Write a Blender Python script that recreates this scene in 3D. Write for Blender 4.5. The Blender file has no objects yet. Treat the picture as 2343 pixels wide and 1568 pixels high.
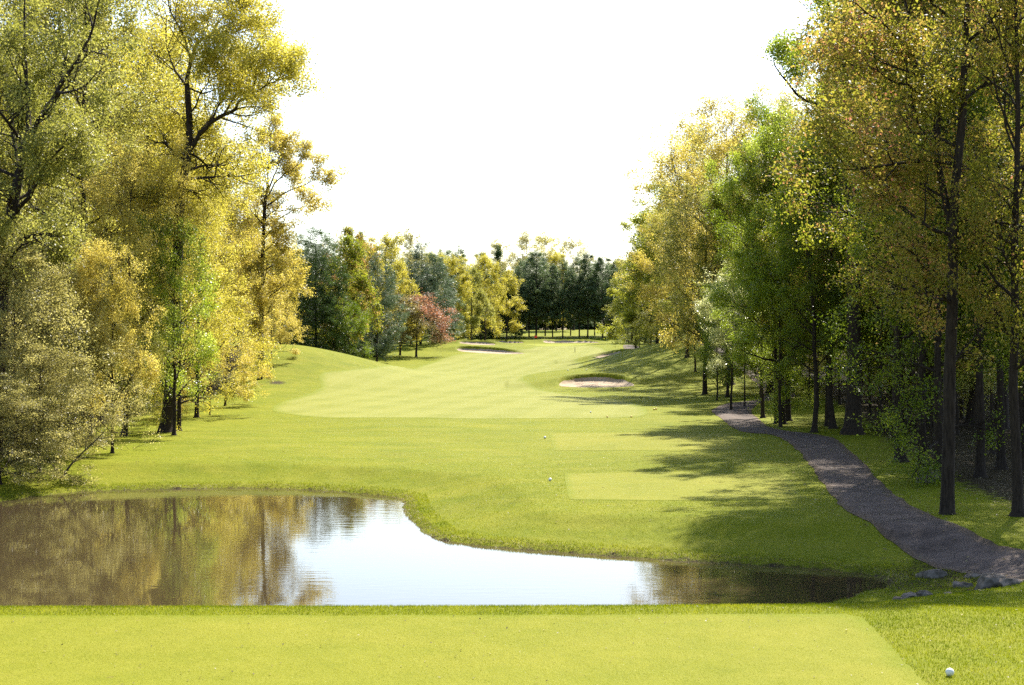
import bpy, math, random
import numpy as np
from mathutils import Vector

# ------------------------------------------------------------------ camera, sky, sun, exposure
scene = bpy.context.scene
COL = scene.collection
CAM_Z = 6.0
F = 3473.0                      # focal length in units of a 2342 px wide picture (35 mm on a 23.6 mm sensor)
CX, CY = 1171.0, 784.0

cam_d = bpy.data.cameras.new('camera')
cam_d.sensor_width = 23.6
cam_d.lens = 35.0
cam_d.clip_start = 0.1
cam_d.clip_end = 6000
cam = bpy.data.objects.new('camera', cam_d)
COL.objects.link(cam)
cam.location = (0, 0, CAM_Z)
cam.rotation_euler = (math.radians(90), 0, 0)
scene.camera = cam

SUN_AZ, SUN_EL = math.radians(24), math.radians(45)      # azimuth to the right of the view direction (+Y)
world = bpy.data.worlds.new('World')
scene.world = world
world.use_nodes = True
wn = world.node_tree.nodes
wl = world.node_tree.links
bg = wn['Background']
sky = wn.new('ShaderNodeTexSky')
sky.sky_type = 'NISHITA'
sky.sun_disc = False
sky.sun_elevation = SUN_EL
sky.sun_rotation = SUN_AZ
sky.air_density = 1.0
sky.dust_density = 1.2
sky.ozone_density = 1.0
wl.new(sky.outputs['Color'], bg.inputs['Color'])
bg.inputs['Strength'].default_value = 0.11

sun_d = bpy.data.lights.new('sun', 'SUN')
sun_d.energy = 5.0
sun_d.angle = math.radians(0.55)
sun_d.color = (1.0, 0.94, 0.82)
sun = bpy.data.objects.new('sun', sun_d)
COL.objects.link(sun)
sv = Vector((math.sin(SUN_AZ) * math.cos(SUN_EL), math.cos(SUN_AZ) * math.cos(SUN_EL), math.sin(SUN_EL)))
sun.rotation_euler = sv.to_track_quat('Z', 'Y').to_euler()
sun.location = sv * 100

scene.view_settings.view_transform = 'Standard'
scene.view_settings.look = 'None'
scene.view_settings.gamma = 1.0
scene.view_settings.exposure = 1.5
cy = scene.cycles
cy.max_bounces = 6
cy.diffuse_bounces = 3
cy.glossy_bounces = 3
cy.transmission_bounces = 3
cy.transparent_max_bounces = 4
cy.caustics_reflective = False
cy.caustics_refractive = False
cy.use_adaptive_sampling = True
cy.adaptive_threshold = 0.02
cy.use_denoising = False
cy.sample_clamp_indirect = 6.0

# ------------------------------------------------------------------ helpers
def tag(o, label=None, cat=None, group=None, kind=None):
    if label: o['label'] = label
    if cat: o['category'] = cat
    if group: o['group'] = group
    if kind: o['kind'] = kind
    return o

def link(o, parent=None):
    COL.objects.link(o)
    if parent is not None:
        o.parent = parent
    return o

def np_mesh(name, verts, faces, mat=None, smooth=False):
    """verts (N,3); faces (M,k) of one size k"""
    verts = np.asarray(verts, dtype=np.float32)
    faces = np.asarray(faces, dtype=np.int32)
    k = faces.shape[1]
    me = bpy.data.meshes.new(name)
    me.vertices.add(len(verts))
    me.vertices.foreach_set('co', verts.ravel())
    me.loops.add(faces.size)
    me.loops.foreach_set('vertex_index', faces.ravel())
    me.polygons.add(len(faces))
    me.polygons.foreach_set('loop_start', np.arange(0, faces.size, k, dtype=np.int32))
    try:
        me.polygons.foreach_set('loop_total', np.full(len(faces), k, dtype=np.int32))
    except Exception:
        pass
    if smooth:
        me.polygons.foreach_set('use_smooth', np.ones(len(faces), dtype=bool))
    if mat: me.materials.append(mat)
    me.update(calc_edges=True)
    return me

def add_attr(me, name, vals, domain='POINT'):
    a = me.attributes.new(name, 'FLOAT', domain)
    a.data.foreach_set('value', np.asarray(vals, dtype=np.float32))

def sstep(a, b, x):
    t = np.clip((x - a) / (b - a), 0, 1)
    return t * t * (3 - 2 * t)

def vnoise(x, y, seed=0):
    """cheap smooth value noise on arrays"""
    xi = np.floor(x).astype(np.int64); yi = np.floor(y).astype(np.int64)
    fx = x - xi; fy = y - yi
    fx = fx * fx * (3 - 2 * fx); fy = fy * fy * (3 - 2 * fy)
    def h(a, b):
        n = (a * 374761393 + b * 668265263 + seed * 982451653) & 0x7fffffff
        n = ((n ^ (n >> 13)) * 1274126177) & 0x7fffffff
        return ((n ^ (n >> 16)) & 0xffff) / 65535.0
    return (h(xi, yi) * (1 - fx) + h(xi + 1, yi) * fx) * (1 - fy) + (h(xi, yi + 1) * (1 - fx) + h(xi + 1, yi + 1) * fx) * fy

def sdf_poly(X, Y, poly):
    """signed distance (negative inside) of arrays X,Y to polygon"""
    P = np.asarray(poly, dtype=float)
    d2 = np.full(X.shape, 1e18)
    inside = np.zeros(X.shape, dtype=bool)
    n = len(P)
    for i in range(n):
        ax, ay = P[i]; bx, by = P[(i + 1) % n]
        ex, ey = bx - ax, by - ay
        L2 = ex * ex + ey * ey + 1e-12
        t = np.clip(((X - ax) * ex + (Y - ay) * ey) / L2, 0, 1)
        d2 = np.minimum(d2, (X - ax - t * ex) ** 2 + (Y - ay - t * ey) ** 2)
        c = ((ay > Y) != (by > Y))
        with np.errstate(divide='ignore', invalid='ignore'):
            xi = ax + (Y - ay) * ex / (ey if abs(ey) > 1e-12 else 1e-12)
        inside ^= c & (X < xi)
    d = np.sqrt(d2)
    return np.where(inside, -d, d)

def smooth_poly(P, n=2):
    P = [tuple(p) for p in P]
    for _ in range(n):
        Q = []
        for i in range(len(P)):
            a = P[i]; b = P[(i + 1) % len(P)]
            Q.append((a[0] * .75 + b[0] * .25, a[1] * .75 + b[1] * .25))
            Q.append((a[0] * .25 + b[0] * .75, a[1] * .25 + b[1] * .75))
        P = Q
    return P

# ------------------------------------------------------------------ the lie of the land
PROF_Y = [-40, 0, 3.5, 8, 14, 24.6, 26, 31, 36, 41, 58, 86, 110, 140, 177, 205, 230, 280, 330, 370, 394, 420, 450, 480, 520, 700, 1500, 4000]
PROF_Z = [4.4, 4.35, 4.3, 3.1, 1.62, 1.62, 1.52, 1.02, 0.74, 0.64, 0.62, 0.6, 0.6, 0.65, 0.8, 1.45, 2.2, 3.8, 5.2, 5.75, 6.0, 7.8, 8.9, 9.9, 10.5, 12, 14, 14]
POND = [(-20, 54.7), (-19.3, 57.2), (-18.4, 59.7), (-17.2, 61.5), (-13.85, 62.4), (-10.3, 62.8), (-7.5, 61.6), (-5.5, 59.9), (-4.3, 58.6),
        (-4.05, 57.2), (-3.75, 53.5), (-3.1, 49.5), (-2.4, 46.5), (-1.3, 45.1), (0.37, 44), (2.2, 43.1), (4, 42.1), (6.3, 41.2), (8.45, 40.2), (9.2, 39.3),
        (9.6, 38.3), (9.3, 37.3), (8.2, 36), (7.3, 34.8), (5, 33.6), (0, 33), (-10, 32.5), (-22, 33), (-29, 38), (-27, 47), (-22, 52)]
POND = smooth_poly(POND, 1)
# (x, y, amplitude, sigma x, sigma y)
MOUNDS = [(-27, 192, 3.35, 9.5, 15), (-44, 185, 2.4, 14, 18), (23, 214, 3.3, 8.5, 20), (36, 200, 2.4, 12, 26), (10.5, 186, 1.15, 7.5, 8.5),
          (-4, 301, 1.0, 11, 7), (-20, 300, 0.9, 9, 12), (17, 246, .8, 6, 6), (26, 300, 1.2, 12, 25), (-34, 62, .5, 12, 14), (30, 60, .5, 14, 25)]
# bunkers given where they lie: outline points
def base_z(X, Y):
    z = np.interp(Y, PROF_Y, PROF_Z)
    # soften the corners of the profile
    for d in (1.5, -1.5):
        z = z + np.interp(Y + d, PROF_Y, PROF_Z)
    z = z / 3
    return z

def raw_z(X, Y):
    X = np.asarray(X, float); Y = np.asarray(Y, float)
    z = base_z(X, Y)
    for mx, my, a, sx, sy in MOUNDS:
        z = z + a * np.exp(-0.5 * (((X - mx) / sx) ** 2 + ((Y - my) / sy) ** 2))
    # gentle undulation away from the tees
    w = sstep(27, 60, Y)
    z = z + w * (vnoise(X / 9.0 + 11, Y / 11.0, 3) - .5) * 0.22 + w * (vnoise(X / 2.7, Y / 3.3, 5) - .5) * 0.05
    # the tee's front bank leads down to the pond; right of it the land runs on
    bank = sstep(25.3, 31.5, Y) * (1 - sstep(6.0, 8.5, X)) * (1 - sstep(40, 44, Y))
    z = z - bank * np.clip(z - 0.35, 0, 5)
    z = z - 0.2 * sstep(6.5, 9, X) * sstep(24, 27, Y) * (1 - sstep(32, 36, Y))
    return z

def hit(px, py, ymin=12, ymax=520):
    """where the ray through a picture point meets the land"""
    Y = np.linspace(ymin, ymax, 6000)
    X = (px - CX) / F * Y
    zr = CAM_Z - (py - CY) / F * Y
    g = raw_z(X, Y)
    below = np.nonzero(zr <= g)[0]
    i = below[0] if len(below) else len(Y) - 1
    return (float(X[i]), float(Y[i]))

def hits(pts, **k):
    return [hit(px, py, **k) for px, py in pts]

BUNKERS = [   # outline in world metres, depth, lip height
    dict(poly=[(4.9, 170.5), (7.0, 167.5), (10.0, 165.6), (12.8, 166.2), (13.9, 169), (12.5, 173), (9.2, 175.5), (6.3, 174.8)], lip=.75, label='large pale sand bunker right of the fairway, nearest of the bunkers'),
    dict(poly=[(-10.4, 285), (-6, 282), (-1, 281), (2.4, 281.5), (2.2, 284), (-1, 286.5), (-6, 288.6), (-10.2, 288.2)], lip=.75, label='long narrow sand bunker left of the fairway with a dark curving lip'),
    dict(poly=[(-10.3, 299), (-6.5, 297), (-3.2, 297.5), (-3.4, 300), (-7, 301.8), (-10.3, 301.3)], lip=.6, label='short sand bunker behind the long narrow one on the left mound'),
    dict(poly=[(12.6, 232), (14.6, 230), (16.6, 231), (17.4, 234), (15.6, 236), (13.2, 235)], lip=.6, label='small sand bunker at the foot of the right mound'),
    dict(poly=[(-9, 384), (-2, 380), (3, 381), (3, 386), (-3, 389), (-9, 388)], lip=.8, label='shaded sand bunker behind the green on its left'),
    dict(poly=[(8, 384), (16, 381), (22, 383), (22, 387), (15, 390), (8, 389)], lip=.8, label='shaded sand bunker behind the green on its right'),
]
for b in BUNKERS:
    b['poly'] = smooth_poly(b['poly'], 2)

def height(X, Y):
    X = np.asarray(X, float); Y = np.asarray(Y, float)
    z = raw_z(X, Y)
    # pond bed and banks
    m = (X > -45) & (X < 25) & (Y > 20) & (Y < 80)
    if m.any():
        d = sdf_poly(X[m], Y[m], POND) + (vnoise(X[m] * 2.1, Y[m] * 2.1, 9) - .5) * .35
        cap = np.where(d > 0, 0.01 + 0.07 * sstep(0, .3, d) + 0.085 * d + .022 * d * d, d * .35)
        zm = z[m]
        zm = np.where(d < 0, np.maximum(cap, -1.2), np.minimum(zm, cap) if True else zm)
        z[m] = zm
    for b in BUNKERS:
        P = np.asarray(b['poly']); c = P.mean(0)
        x0, y0 = P.min(0) - 6; x1, y1 = P.max(0) + 8
        m = (X > x0) & (X < x1) & (Y > y0) & (Y < y1)
        if not m.any(): continue
        d = sdf_poly(X[m], Y[m], b['poly'])
        ext = max(P[:, 1].max() - P[:, 1].min(), 1)
        v = (Y[m] - P[:, 1].min()) / ext                      # 0 near edge .. 1 far edge
        lip = b['lip'] * sstep(-.15, .35, d) * np.exp(-np.clip(d, 0, 9) / 4.5) * sstep(.35, .9, v)
        inside = np.where(d < 0, -.18 * sstep(0, .5, -d) + .13 * sstep(.1, 1, v), 0.13 * sstep(.1, 1, v) * np.exp(-np.clip(d, 0, 9) / 3))
        z[m] = z[m] + lip + inside
    return z

def hz(x, y):
    return float(height(np.array([x]), np.array([y]))[0])

# ------------------------------------------------------------------ materials
def new_mat(name):
    m = bpy.data.materials.new(name)
    m.use_nodes = True
    nt = m.node_tree
    nt.nodes.clear()
    out = nt.nodes.new('ShaderNodeOutputMaterial')
    return m, nt, out

def N(nt, t, **k):
    n = nt.nodes.new(t)
    for a, v in k.items(): setattr(n, a, v)
    return n

def ramp(nt, stops, fac):
    r = N(nt, 'ShaderNodeValToRGB')
    e = r.color_ramp.elements
    e[0].position, e[0].color = stops[0][0], (*stops[0][1], 1)
    e[1].position, e[1].color = stops[-1][0], (*stops[-1][1], 1)
    for p, c in stops[1:-1]:
        x = e.new(p); x.color = (*c, 1)
    if fac is not None: nt.links.new(fac, r.inputs['Fac'])
    return r

def noise(nt, vec, scale, detail=3, rough=.55, sx=1, sy=1, sz=1):
    if (sx, sy, sz) != (1, 1, 1):
        mp = N(nt, 'ShaderNodeMapping'); mp.inputs['Scale'].default_value = (sx, sy, sz)
        nt.links.new(vec, mp.inputs['Vector']); vec = mp.outputs['Vector']
    n = N(nt, 'ShaderNodeTexNoise')
    n.inputs['Scale'].default_value = scale; n.inputs['Detail'].default_value = detail; n.inputs['Roughness'].default_value = rough
    nt.links.new(vec, n.inputs['Vector'])
    return n.outputs['Fac']

def mixc(nt, fac, a, b, blend='MIX'):
    m = N(nt, 'ShaderNodeMix', data_type='RGBA', blend_type=blend)
    if isinstance(fac, (int, float)): m.inputs[0].default_value = fac
    else: nt.links.new(fac, m.inputs[0])
    for i, v in ((6, a), (7, b)):
        if isinstance(v, tuple): m.inputs[i].default_value = (*v, 1)
        else: nt.links.new(v, m.inputs[i])
    return m.outputs[2]

def math_n(nt, op, a, b=None, c=None, clamp=False):
    m = N(nt, 'ShaderNodeMath', operation=op, use_clamp=clamp)
    for i, v in enumerate((a, b, c)):
        if v is None: continue
        if isinstance(v, (int, float)): m.inputs[i].default_value = v
        else: nt.links.new(v, m.inputs[i])
    return m.outputs[0]

def grass_mat(name, dark, mid, light, stripe=0.0, litter=False, bump=.5, fine=22.0, edge=0, spots=0):
    m, nt, out = new_mat(name)
    pos = N(nt, 'ShaderNodeNewGeometry').outputs['Position']
    big = noise(nt, pos, .16, 4)
    med = noise(nt, pos, 1.3, 4, .6)
    fin = noise(nt, pos, fine, 3, .7)
    grain = noise(nt, pos, 4.5, 3, .65, sx=1, sy=.55)
    s = math_n(nt, 'ADD', math_n(nt, 'MULTIPLY', big, .34), math_n(nt, 'MULTIPLY', med, .26))
    s = math_n(nt, 'ADD', s, math_n(nt, 'MULTIPLY', fin, .26))
    s = math_n(nt, 'ADD', s, math_n(nt, 'MULTIPLY', grain, .22))
    col = ramp(nt, [(.36, dark), (.54, mid), (.72, light)], s).outputs['Color']
    if stripe:
        sep = N(nt, 'ShaderNodeSeparateXYZ'); nt.links.new(pos, sep.inputs[0])
        a = math_n(nt, 'ADD', math_n(nt, 'MULTIPLY', sep.outputs[0], 1.0), math_n(nt, 'MULTIPLY', sep.outputs[1], -.16))
        w = math_n(nt, 'SINE', math_n(nt, 'MULTIPLY', a, 1.45))
        b = math_n(nt, 'ADD', math_n(nt, 'MULTIPLY', sep.outputs[0], .35), sep.outputs[1])
        w2 = math_n(nt, 'SINE', math_n(nt, 'MULTIPLY', b, .55))
        w = math_n(nt, 'MULTIPLY_ADD', w, 2.5, 0.0); w2 = math_n(nt, 'MULTIPLY', w2, 2.0)
        for ww, k in ((w, stripe), (w2, stripe * .6)):
            f = math_n(nt, 'MULTIPLY', math_n(nt, 'ADD', math_n(nt, 'MULTIPLY', ww, .5, clamp=False), .5, clamp=True), k)
            col = mixc(nt, f, col, light)
    if edge:
        at = N(nt, 'ShaderNodeAttribute', attribute_name='edge')
        en = noise(nt, pos, 7, 4, .7)
        f = math_n(nt, 'SUBTRACT', 1.0, math_n(nt, 'ADD', math_n(nt, 'DIVIDE', at.outputs['Fac'], edge), math_n(nt, 'MULTIPLY', math_n(nt, 'SUBTRACT', en, .5), 1.8)), clamp=True)
        col = mixc(nt, math_n(nt, 'MULTIPLY', f, .8), col, (.125, .152, .006))
    if spots:
        sp = ramp(nt, [(.69, (0, 0, 0)), (.74, (1, 1, 1))], noise(nt, pos, 3.1, 3, .6)).outputs['Color']
        col = mixc(nt, math_n(nt, 'MULTIPLY', sp, spots), col, (.17, .125, .05))
        pt = ramp(nt, [(.40, (0, 0, 0)), (.66, (1, 1, 1))], noise(nt, pos, .55, 4, .6, sx=.6)).outputs['Color']
        col = mixc(nt, math_n(nt, 'MULTIPLY', pt, .3), col, (.24, .215, .03))
    if litter:
        at = N(nt, 'ShaderNodeAttribute', attribute_name='litter')
        ln = noise(nt, pos, 2.6, 5, .7)
        f = math_n(nt, 'ADD', at.outputs['Fac'], math_n(nt, 'MULTIPLY', math_n(nt, 'SUBTRACT', ln, .5), 1.3))
        f = ramp(nt, [(.42, (0, 0, 0)), (.68, (1, 1, 1))], f).outputs['Color']
        lc = ramp(nt, [(.3, (.016, .013, .006)), (.5, (.040, .030, .015)), (.7, (.09, .066, .034))], noise(nt, pos, 14, 4, .75)).outputs['Color']
        col = mixc(nt, f, col, lc)
    d = N(nt, 'ShaderNodeBsdfPrincipled')
    d.inputs['Roughness'].default_value = .75
    d.inputs['Specular IOR Level'].default_value = .03
    nt.links.new(col, d.inputs['Base Color'])
    bp = N(nt, 'ShaderNodeBump'); bp.inputs['Strength'].default_value = bump; bp.inputs['Distance'].default_value = .05
    nt.links.new(math_n(nt, 'ADD', fin, grain), bp.inputs['Height'])
    nt.links.new(bp.outputs[0], d.inputs['Normal'])
    nt.links.new(d.outputs[0], out.inputs[0])
    return m

M = {}
M['rough'] = grass_mat('rough_grass', (.084, .109, .004), (.134, .153, .006), (.186, .189, .011), litter=True, bump=.7, spots=.3)
M['fairway'] = grass_mat('fairway_grass', (.135, .150, .020), (.172, .180, .032), (.208, .210, .048), stripe=.55, bump=.3, fine=14, edge=.9)
M['tee'] = grass_mat('tee_grass', (.122, .140, .010), (.163, .170, .015), (.200, .198, .025), bump=.45, fine=26, edge=.35, spots=.5)
M['green'] = grass_mat('green_grass', (.19, .21, .02), (.215, .23, .028), (.24, .25, .04), bump=.2)

def sand_mat():
    m, nt, out = new_mat('sand')
    pos = N(nt, 'ShaderNodeNewGeometry').outputs['Position']
    col = ramp(nt, [(.3, (.27, .205, .14)), (.55, (.35, .275, .195)), (.75, (.42, .34, .25))], noise(nt, pos, 1.2, 5, .7)).outputs['Color']
    d = N(nt, 'ShaderNodeBsdfPrincipled'); d.inputs['Roughness'].default_value = .95; d.inputs['Specular IOR Level'].default_value = .1
    nt.links.new(col, d.inputs['Base Color']); nt.links.new(d.outputs[0], out.inputs[0])
    return m
M['sand'] = sand_mat()

def asphalt_mat():
    m, nt, out = new_mat('asphalt')
    pos = N(nt, 'ShaderNodeNewGeometry').outputs['Position']
    a = ramp(nt, [(.3, (.050, .036, .029)), (.5, (.082, .060, .048)), (.72, (.13, .096, .077))], noise(nt, pos, 1.1, 5, .65)).outputs['Color']
    b = ramp(nt, [(.35, (.78, .78, .78)), (.65, (1.2, 1.18, 1.18))], noise(nt, pos, 34, 3, .7)).outputs['Color']
    col = mixc(nt, 1.0, a, b, 'MULTIPLY')
    leaf = ramp(nt, [(.66, (0, 0, 0)), (.70, (1, 1, 1))], noise(nt, pos, 9, 2, .6)).outputs['Color']
    col = mixc(nt, math_n(nt, 'MULTIPLY', leaf, .5), col, (.20, .12, .075))
    at = N(nt, 'ShaderNodeAttribute', attribute_name='edge')
    f = math_n(nt, 'SUBTRACT', 1.0, math_n(nt, 'ADD', math_n(nt, 'DIVIDE', at.outputs['Fac'], .38), math_n(nt, 'MULTIPLY', math_n(nt, 'SUBTRACT', noise(nt, pos, 4, 4, .7), .5), 2.0)), clamp=True)
    col = mixc(nt, math_n(nt, 'MULTIPLY', f, .9), col, ramp(nt, [(.4, (.06, .040, .022)), (.6, (.13, .085, .05))], noise(nt, pos, 20, 3, .7)).outputs['Color'])
    vo = N(nt, 'ShaderNodeTexVoronoi', feature='DISTANCE_TO_EDGE'); vo.inputs['Scale'].default_value = .55
    nt.links.new(pos, vo.inputs['Vector'])
    crack = ramp(nt, [(.0, (1, 1, 1)), (.02, (0, 0, 0))], vo.outputs['Distance']).outputs['Color']
    col = mixc(nt, math_n(nt, 'MULTIPLY', crack, .6), col, (.02, .016, .013))
    d = N(nt, 'ShaderNodeBsdfPrincipled'); d.inputs['Roughness'].default_value = .85; d.inputs['Specular IOR Level'].default_value = .12
    nt.links.new(col, d.inputs['Base Color'])
    bp = N(nt, 'ShaderNodeBump'); bp.inputs['Strength'].default_value = .4; bp.inputs['Distance'].default_value = .02
    nt.links.new(noise(nt, pos, 34, 3, .7), bp.inputs['Height']); nt.links.new(bp.outputs[0], d.inputs['Normal'])
    nt.links.new(d.outputs[0], out.inputs[0])
    return m
M['asphalt'] = asphalt_mat()

def water_mat():
    m, nt, out = new_mat('pond_water')
    pos = N(nt, 'ShaderNodeNewGeometry').outputs['Position']
    d = N(nt, 'ShaderNodeBsdfPrincipled')
    d.inputs['Base Color'].default_value = (.050, .036, .018, 1)
    d.inputs['Roughness'].default_value = .025
    d.inputs['IOR'].default_value = 1.36
    n1 = noise(nt, pos, 2.2, 2, .5, sx=.55, sy=1.6)
    n2 = noise(nt, pos, 9, 2, .5, sx=.6, sy=1.3)
    patch = ramp(nt, [(.42, (.25, .25, .25)), (.62, (1, 1, 1))], noise(nt, pos, .13, 2)).outputs['Color']
    h = math_n(nt, 'ADD', n1, math_n(nt, 'MULTIPLY', n2, .22))
    bp = N(nt, 'ShaderNodeBump'); bp.inputs['Distance'].default_value = .012
    nt.links.new(math_n(nt, 'MULTIPLY', patch, .22), bp.inputs['Strength'])
    nt.links.new(h, bp.inputs['Height']); nt.links.new(bp.outputs[0], d.inputs['Normal'])
    nt.links.new(d.outputs[0], out.inputs[0])
    return m
M['water'] = water_mat()

def leaf_mat(name, stops, trans=.6, spec=.35, rough=.45):
    m, nt, out = new_mat(name)
    at = N(nt, 'ShaderNodeAttribute', attribute_name='tint')
    oi = N(nt, 'ShaderNodeObjectInfo')
    f = math_n(nt, 'ADD', at.outputs['Fac'], math_n(nt, 'MULTIPLY', math_n(nt, 'SUBTRACT', oi.outputs['Random'], .5), .22), clamp=True)
    col = ramp(nt, stops, f).outputs['Color']
    d = N(nt, 'ShaderNodeBsdfPrincipled')
    d.inputs['Roughness'].default_value = rough; d.inputs['Specular IOR Level'].default_value = spec
    nt.links.new(col, d.inputs['Base Color'])
    if trans:
        t = N(nt, 'ShaderNodeBsdfTranslucent')
        hs = N(nt, 'ShaderNodeHueSaturation'); hs.inputs['Saturation'].default_value = 1.03; hs.inputs['Value'].default_value = 1.25
        nt.links.new(col, hs.inputs['Color']); nt.links.new(hs.outputs[0], t.inputs['Color'])
        mx = N(nt, 'ShaderNodeMixShader'); mx.inputs[0].default_value = trans
        nt.links.new(d.outputs[0], mx.inputs[1]); nt.links.new(t.outputs[0], mx.inputs[2])
        nt.links.new(mx.outputs[0], out.inputs[0])
    else:
        nt.links.new(d.outputs[0], out.inputs[0])
    return m

L3 = lambda a, b, c: [(0.05, a), (.5, b), (.95, c)]
M['yellow'] = leaf_mat('leaf_yellow', L3((.225, .208, .024), (.42, .37, .052), (.59, .53, .12)))
M['gold'] = leaf_mat('leaf_gold', L3((.255, .21, .032), (.45, .37, .07), (.61, .52, .145)))
M['olive'] = leaf_mat('leaf_olive', L3((.15, .155, .025), (.27, .265, .055), (.43, .41, .12)))
M['sage'] = leaf_mat('leaf_sage', L3((.19, .175, .05), (.34, .305, .095), (.50, .45, .18)))
M['fresh'] = leaf_mat('leaf_fresh', L3((.11, .16, .012), (.23, .29, .024), (.42, .46, .10)), spec=.7, trans=.66, rough=.35)
M['greenleaf'] = leaf_mat('leaf_green', L3((.06, .10, .008), (.14, .19, .013), (.29, .32, .04)), spec=.5, trans=.66)
M['mixed'] = leaf_mat('leaf_mixed', [(.05, (.075, .105, .009)), (.4, (.16, .19, .016)), (.74, (.27, .265, .035)), (.9, (.36, .20, .08))], trans=.66, spec=.22)
M['spring'] = leaf_mat('leaf_spring', L3((.13, .15, .012), (.24, .255, .025), (.38, .37, .07)))
M['rust'] = leaf_mat('leaf_rust', [(.05, (.12, .13, .014)), (.36, (.22, .22, .028)), (.64, (.33, .25, .055)), (.92, (.40, .17, .10))], trans=.66, spec=.2)
M['redtip'] = leaf_mat('leaf_redtip', [(.02, (.12, .11, .03)), (.46, (.20, .165, .06)), (.66, (.25, .13, .07)), (.98, (.29, .10, .065))])
M['pale'] = leaf_mat('leaf_pale', L3((.24, .26, .09), (.38, .39, .16), (.55, .55, .27)), spec=.8, rough=.3)
M['pine'] = leaf_mat('needles_pine', L3((.062, .090, .036), (.105, .145, .058), (.17, .215, .09)), trans=.42, spec=.25)
M['bluepine'] = leaf_mat('needles_soft', L3((.065, .095, .048), (.11, .15, .078), (.17, .215, .11)), trans=.3, spec=.25)
M['spruce'] = leaf_mat('needles_dark', L3((.040, .070, .018), (.070, .112, .030), (.12, .165, .05)), trans=.35, spec=.25)

def bark_mat(name, a, b):
    m, nt, out = new_mat(name)
    tc = N(nt, 'ShaderNodeTexCoord').outputs['Object']
    n = noise(nt, tc, 5, 5, .7, sx=3, sy=3, sz=.5)
    d = N(nt, 'ShaderNodeBsdfPrincipled'); d.inputs['Roughness'].default_value = .9; d.inputs['Specular IOR Level'].default_value = .15
    nt.links.new(ramp(nt, [(.35, a), (.68, b)], n).outputs['Color'], d.inputs['Base Color'])
    bp = N(nt, 'ShaderNodeBump'); bp.inputs['Strength'].default_value = .8; bp.inputs['Distance'].default_value = .04
    nt.links.new(n, bp.inputs['Height']); nt.links.new(bp.outputs[0], d.inputs['Normal'])
    nt.links.new(d.outputs[0], out.inputs[0])
    return m
M['bark'] = bark_mat('bark_dark', (.016, .011, .008), (.055, .040, .029))
M['bark_grey'] = bark_mat('bark_grey', (.05, .04, .03), (.15, .12, .09))

def plain_mat(name, c, rough=.5, spec=.4, c2=None):
    m, nt, out = new_mat(name)
    d = N(nt, 'ShaderNodeBsdfPrincipled'); d.inputs['Roughness'].default_value = rough; d.inputs['Specular IOR Level'].default_value = spec
    tc = N(nt, 'ShaderNodeTexCoord').outputs['Object']
    c2 = c2 or tuple(v * .8 for v in c)
    nt.links.new(ramp(nt, [(.35, c2), (.62, c)], noise(nt, tc, 6, 5, .65)).outputs['Color'], d.inputs['Base Color'])
    nt.links.new(d.outputs[0], out.inputs[0])
    return m
M['white'] = plain_mat('white_paint', (.80, .80, .76), .35, .5)
M['ymark'] = plain_mat('yellow_paint', (.75, .48, .03), .4)
M['post'] = plain_mat('post_green', (.03, .05, .02), .5)
M['flag'] = plain_mat('flag_red', (.62, .04, .05), .7)
M['rock'] = plain_mat('rock', (.19, .155, .125), .95, .08, (.05, .042, .03))
M['metal'] = plain_mat('pole_white', (.6, .6, .55), .4)

# ------------------------------------------------------------------ the ground sheet and the mown areas cut from it
def axis_y():
    ys = [-60, -30, -12, -4, 0, 2]
    y = 3.5
    while y < 100:
        ys.append(y); y *= 1.0058
    while y < 400:
        ys.append(y); y += .3 if (162 < y < 180 or 228 < y < 238 or 279 < y < 304) else .62
    while y < 530:
        ys.append(y); y += 2.5
    while y < 4800:
        ys.append(y); y *= 1.12
    return np.array(ys)
def axis_x():
    xs = list(np.arange(0, 15, .25))
    x = 15
    while x < 42: xs.append(x); x += .6
    while x < 130: xs.append(x); x += 3
    while x < 4000: xs.append(x); x *= 1.3
    xs = np.array(xs)
    return np.concatenate([-xs[:0:-1], xs])
GY, GX = axis_y(), axis_x()
GXX, GYY = np.meshgrid(GX, GY)
GV = np.stack([GXX.ravel(), GYY.ravel(), height(GXX.ravel(), GYY.ravel())], 1)
nx, ny = len(GX), len(GY)
ii = (np.arange(ny - 1)[:, None] * nx + np.arange(nx - 1)[None, :]).ravel()
GT = np.concatenate([np.stack([ii, ii + 1, ii + nx + 1], 1), np.stack([ii, ii + nx + 1, ii + nx], 1)])

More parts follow.
